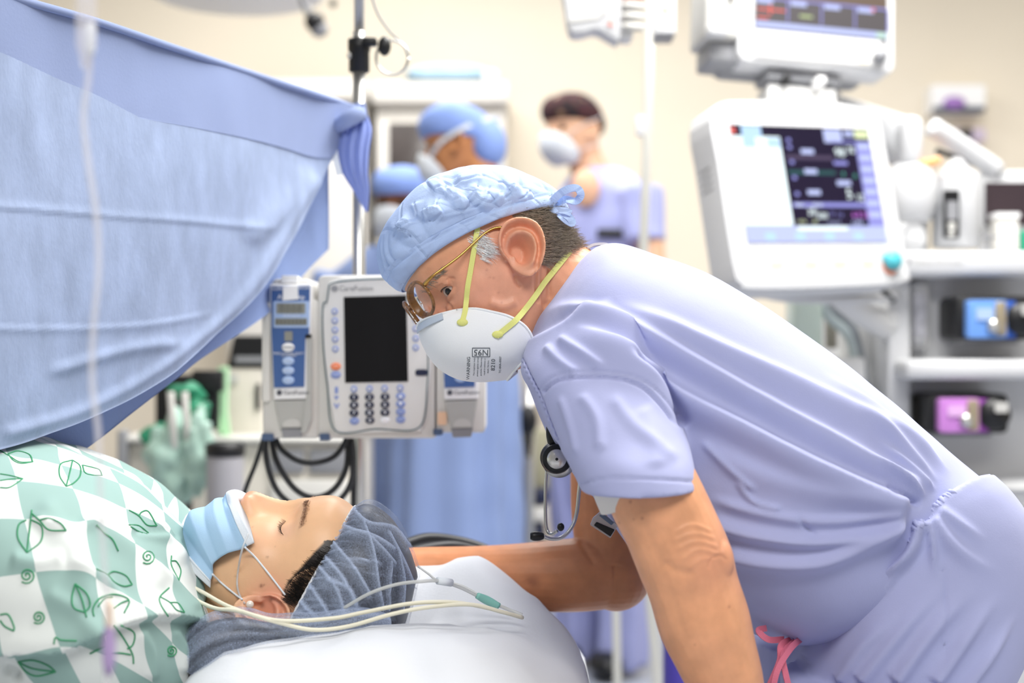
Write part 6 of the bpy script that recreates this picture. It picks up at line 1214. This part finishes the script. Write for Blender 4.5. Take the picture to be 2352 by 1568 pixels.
gt = thing('green_towel', 'light green cloth hanging beside the ivory console', 'cloth', P(507, 1010, 3.2)); cloth_tail('towel', [(514, 842, 12, 3.3), (508, 880, 18, 3.3), (504, 940, 20, 3.3), (512, 985, 17, 3.3), (520, 1008, 10, 3.3)], mat('light_green_cloth', '#b7e3b6', .85), gt, 3, .4)
cloth_tail('towel_fold', [(496, 905, 8, 3.285), (494, 950, 11, 3.285), (500, 985, 8, 3.285)], mat('light_green_cloth', '#b7e3b6', .85), gt, 2, .5)
cn = thing('suction_canister', 'grey suction canister with a black lid in front of the cart', 'canister', P(516, 1200, 3.05)); c_ = P(517, 1035, 3.05); mesh_obj('jar', *lathe([(.036, -.24), (.039, -.23), (.040, -.02), (.038, .0)], c_, n=32), mat('smoky_plastic', '#a8a7ad', .25), cn); mesh_obj('lid', *lathe([(.038, -.012), (.0425, -.010), (.0425, .014), (.03, .02), (.01, .021)], c_, n=32), m_black, cn)
mesh_obj('bracket', *tube([c_ + [0, 0, -.24], c_ + [0, 0, -.45], [c_[0], c_[1], .0]], .02, 12, 10), m_dgrey, cn)
m_gbag = mat('crumpled_green_plastic', '#a9c8bb', .3, var=.25, vscale=30, bump=.4, bscale=40); m_dgreen = mat('dark_green_plastic', '#2f8a68', .4, var=.15, vscale=20)
bg_ = thing('breathing_bags', 'crumpled clear and green breathing circuit bags hanging on a dark rack', 'bag', P(410, 1170, 3.15))
def blob(name, u, v, ru, rv, d, m, par, amp=.3, seed=1.0):
    V_, F_ = ellipsoid((0, 0, 0), (ru * d / FPX, ru * .7 * d / FPX, rv * d / FPX), 40, 28); V_ = V_ * (1 + amp * nz(V_ / (ru * d / FPX), 1.6, seed))[:, None] + P(u, v, d); return mesh_obj(name, V_, F_, m, par)
blob('bag', 400, 1060, 62, 105, 3.15, m_gbag, bg_, .45, 1.0); blob('bag', 455, 1040, 38, 95, 3.12, m_gbag, bg_, .4, 2.0); blob('green_bag', 360, 1000, 34, 26, 3.2, m_dgreen, bg_, .4, 3.0); blob('green_bag', 450, 945, 32, 30, 3.2, m_dgreen, bg_, .4, 4.0); blob('green_bag', 430, 900, 40, 22, 3.22, m_dgreen, bg_, .5, 5.0)
bx('rack', 356, 860, 500, 985, 3.26, .03, m_black, bg_, .004); bx('rack_post', 424, 985, 436, 1700, 3.26, .03, m_black, bg_, .002)
for u in (392, 424): mesh_obj('tube', *tube([P(u, 900, 3.1), P(u + 4, 960, 3.1), P(u + 10, 1030, 3.12)], .008, 10, 16), m_offw, bg_)
bx('rack_shelf', 440, 850, 510, 900, 3.24, .03, m_black, bg_, .004)
# pole stand and stool between staff and doctor
ps = thing('equipment_stand', 'steel stand with black clamp and pale panel between the blue gown and the doctor', 'stand', P(1215, 1500, 4.17) * [1, 1, 0]); q = P(1215, 0, 4.17)
mesh_obj('post', *lathe([(.016, .10), (.016, .7), (.016, 1.0)], (q[0], 4.17, 0), n=16), m_steel, ps); bx('panel', 1172, 985, 1262, 1130, 4.26, .06, mat('khaki_panel', '#a39f86', .6), ps, .006); mesh_obj('clamp', *ellipsoid(P(1212, 965, 4.13), (.03, .03, .045)), m_black, ps); mesh_obj('clamp_tail', *tube([P(1212, 985, 4.13), P(1214, 1050, 4.13)], [.018, .006], 10, spline=False), m_black, ps)
for v, m_, w in ((1140, m_navy, 45), (1180, m_offw, 40), (1225, m_navy, 38)): bx('tray', 1215 - w, v - 16, 1215 + w, v + 18, 4.19, .20, m_, ps, .006)
mesh_obj('hub', *lathe([(.15, 0), (.15, .03), (.05, .08), (.02, .12)], (q[0], 4.17, 0), n=24), m_dgrey, ps)

# ------------------------------------------------------------------ staff in the background
m_gownb = mat('blue_surgical_gown', '#8b9fcd', .85, var=.05, vscale=12, bump=.2, bscale=40, stretch=(1, 1, .15)); m_scrubb = mat('violet_scrubs', '#a3a8d6', .85, var=.04, vscale=10, bump=.2, bscale=30, stretch=(1, 1, .3)); m_capb = mat('staff_cap_blue', '#7f98d4', .85, var=.05, vscale=20, bump=.2, bscale=60); m_smask = mat('staff_mask_white', '#cdd2d8', .85)
m_pat = mat('dark_patterned_cap', '#201820', .8); nt = m_pat.node_tree; n_ = nt.nodes.new('ShaderNodeTexNoise'); n_.inputs['Scale'].default_value = 26; r_ = nt.nodes.new('ShaderNodeValToRGB'); tc_ = nt.nodes.new('ShaderNodeTexCoord'); nt.links.new(tc_.outputs['Object'], n_.inputs['Vector'])
for p_, c_ in ((.40, '#141218'), (.50, '#4a1a1a'), (.58, '#1d2030'), (.66, '#6a4a22')):
    e_ = r_.color_ramp.elements.new(p_); e_.color = lin(c_)
nt.links.new(n_.outputs[0], r_.inputs[0]); nt.links.new(r_.outputs[0], nt.nodes['Principled BSDF'].inputs['Base Color'])
def staff(label, hu, hv, d, fwd, height_scale, skin, cloth, capm, style, lean=0.0, mask_w=1.0, arms=None, tie=.003):
    hc = P(hu, hv, d); o = thing('person', label, 'person', (hc[0] + lean, d, 0)); A = axes(fwd, (0, 0, 1)); w = lambda V_: L2W(A, hc, V_)
    hv_, hf_ = head_mesh(HEAD_M, 60, 72); ps_ = [(w(hv_), hf_)]
    for sd in (1, -1): v_, f_ = ear_mesh(sd, (-.004, .068, -.006)); ps_.append((w(v_), f_))
    zsh = hc[2] - .175; bxp = hc[0] + lean; lat = A[1] * [1, 1, 0]; lat = lat / np.linalg.norm(lat); fw = np.array([lat[1], -lat[0], 0]); fw = fw if fw @ A[0] > 0 else -fw
    base = np.array([bxp, d, 0.0]) - fw * .02; pt = lambda l, f, z: base + lat * l + fw * f + np.array([0, 0, z])
    ps_.append(tube([w([[-.03, 0, -.02]])[0], w([[-.04, 0, -.09]])[0], pt(0, 0, zsh - .04)], [.055, .056, .075], 20, 16))
    cl_ = []; th_ = np.linspace(0, 2 * np.pi, 40, endpoint=False)
    wide = 1.22 if style == 'gown' else 1.0
    secs = [(zsh + .055, .075, .065), (zsh + .03, .13, .085), (zsh - .02, .195, .105), (zsh - .12, .205, .125), (zsh - .35, .18 * wide, .13 * wide), (zsh - .55, .185 * wide, .135 * wide), (max(zsh - .80, .3), .19 * wide, .14 * wide), (.34 if style == 'gown' else max(zsh - .82, .3), .20 * wide, .15 * wide)]
    cl_.append(loft(np.array([[pt(a * math.cos(t_), b * math.sin(t_), z) for t_ in th_] for z, a, b in secs[::-1]])))
    for sd in (1, -1):
        cl_.append(tube([pt(.085 * sd, 0, .84), pt(.09 * sd, 0, .62), pt(.10 * sd, 0, .35), pt(.10 * sd, 0, .03)], [.10, .11, .085, .08], 20, 24))
        sh, el_, wr = (arms or {}).get(sd, (pt(.19 * sd, 0, zsh - .03), pt(.25 * sd, .02, zsh - .30), pt(.20 * sd, .22, zsh - .38)))
        mid = sh + (el_ - sh) * .62
        cl_.append(tube([sh, (sh + el_) / 2, el_, wr] if style == 'gown' else [sh, (sh + mid) / 2, mid], [.075, .065, .06, .045] if style == 'gown' else [.075, .068, .066], 20, 24))
        ps_.append(tube([sh, el_, wr], [.045, .042, .028], 16, 24)); ps_ += hand(wr, wr - el_, (0, 0, -1), -lat * sd, 20)
        mesh_obj('shoe', *ellipsoid(pt(.10 * sd, .06, .045), (.055, .11, .045)), m_black, o)
    V_, F_, _ = remesh(ps_, .005, 2); mesh_obj('body', V_, F_, skin, o)
    V_, F_, N_ = remesh(cl_, .010, 4); 
    lc = (V_ - base); ang = np.arctan2(lc @ fw, lc @ lat); V_ = V_ + N_ * (np.sin(ang * 11 + 4 * nz(V_ * [1, 1, .25], 3, 1.0)) * .010 * np.clip((zsh - .15 - V_[:, 2]) / .4, 0, 1) + .006 * nz(V_, 9, 2.0))[:, None]
    mesh_obj('gown' if style == 'gown' else 'scrubs', V_, F_, cloth, o)
    R_ = cap_rings(CR * 1.03 + np.array([0, -.010, 0, -.014, 0]) * np.linspace(1, 0, 8)[:, None], 30, 60); cp = mesh_obj('cap', *loft(w(R_.reshape(-1, 3)).reshape(R_.shape)), capm, o)
    mk_ = mesh_obj('face_mask', *loft(w(np.array(rings).reshape(-1, 3) * [1.02, 1.05 * mask_w, 1.05]).reshape(40, 122, 3)), m_smask, o)
    for z0, z1 in ((-.02, .06),) + (((-.085, -.03),) if tie < .01 else ()):
        for sd in (1, -1): mesh_obj('mask_tie', *ribbon(w([(.075, .052 * sd, z0 - .006), (.03, .079 * sd, (z0 * 2 + z1) / 3), (-.04, .084 * sd, (z0 + z1 * 2) / 3), (-.108, .02 * sd, z1)]), tie, A[1] * sd, 20, .002), m_smask, mk_)
    for sd in (1, -1): mesh_obj('eye', *ellipsoid(w([[.070, .032 * sd, .003]])[0], (.011,) * 3, 14, 10), m_iris, o)
    return o, w, pt
o1, w1, pt1 = staff('staff member in blue cap and long blue gown facing left before the cabinet', 1058, 335, 3.85, (-.97, .22, -.12), 1, m_skin_t, m_gownb, m_capb, 'gown', -.03, tie=.012)
R_ = [(-.108, .002, .004), (-.095, .004, -.05), (-.108, .006, -.10), (-.095, .004, -.14)]
mesh_obj('cap_tie', *ribbon(w1(R_), .022, (0, 1, 0), 20, .004), m_smask, o1)
V_, F_ = ellipsoid((0, 0, 0), (.05, .07, .07), 30, 20); mesh_obj('cap_back', w1(V_ + [-.075, 0, -.005]), F_, m_capb, o1)
o2, w2, pt2 = staff('staff member in violet scrubs, dark patterned cap and white mask standing at the wall', 1318, 300, 4.55, (-.80, -.60, -.06), 1, m_skin_b, m_scrubb, m_pat, 'scrubs', .07)
mesh_obj('name_tag', *box(P(1412, 536, 4.38), (.11, .012, .028), .003), m_black, o2)
mesh_obj('collar_skin', *ellipsoid(P(1345, 432, 4.43), (.045, .03, .06)), m_skin_b, o2)
o3, w3, pt3 = staff('shorter staff member in blue cap and mask half hidden behind the others', 925, 472, 4.35, (-.35, -.93, -.05), 1, m_skin_k, m_gownb, m_capb, 'gown', -.04)
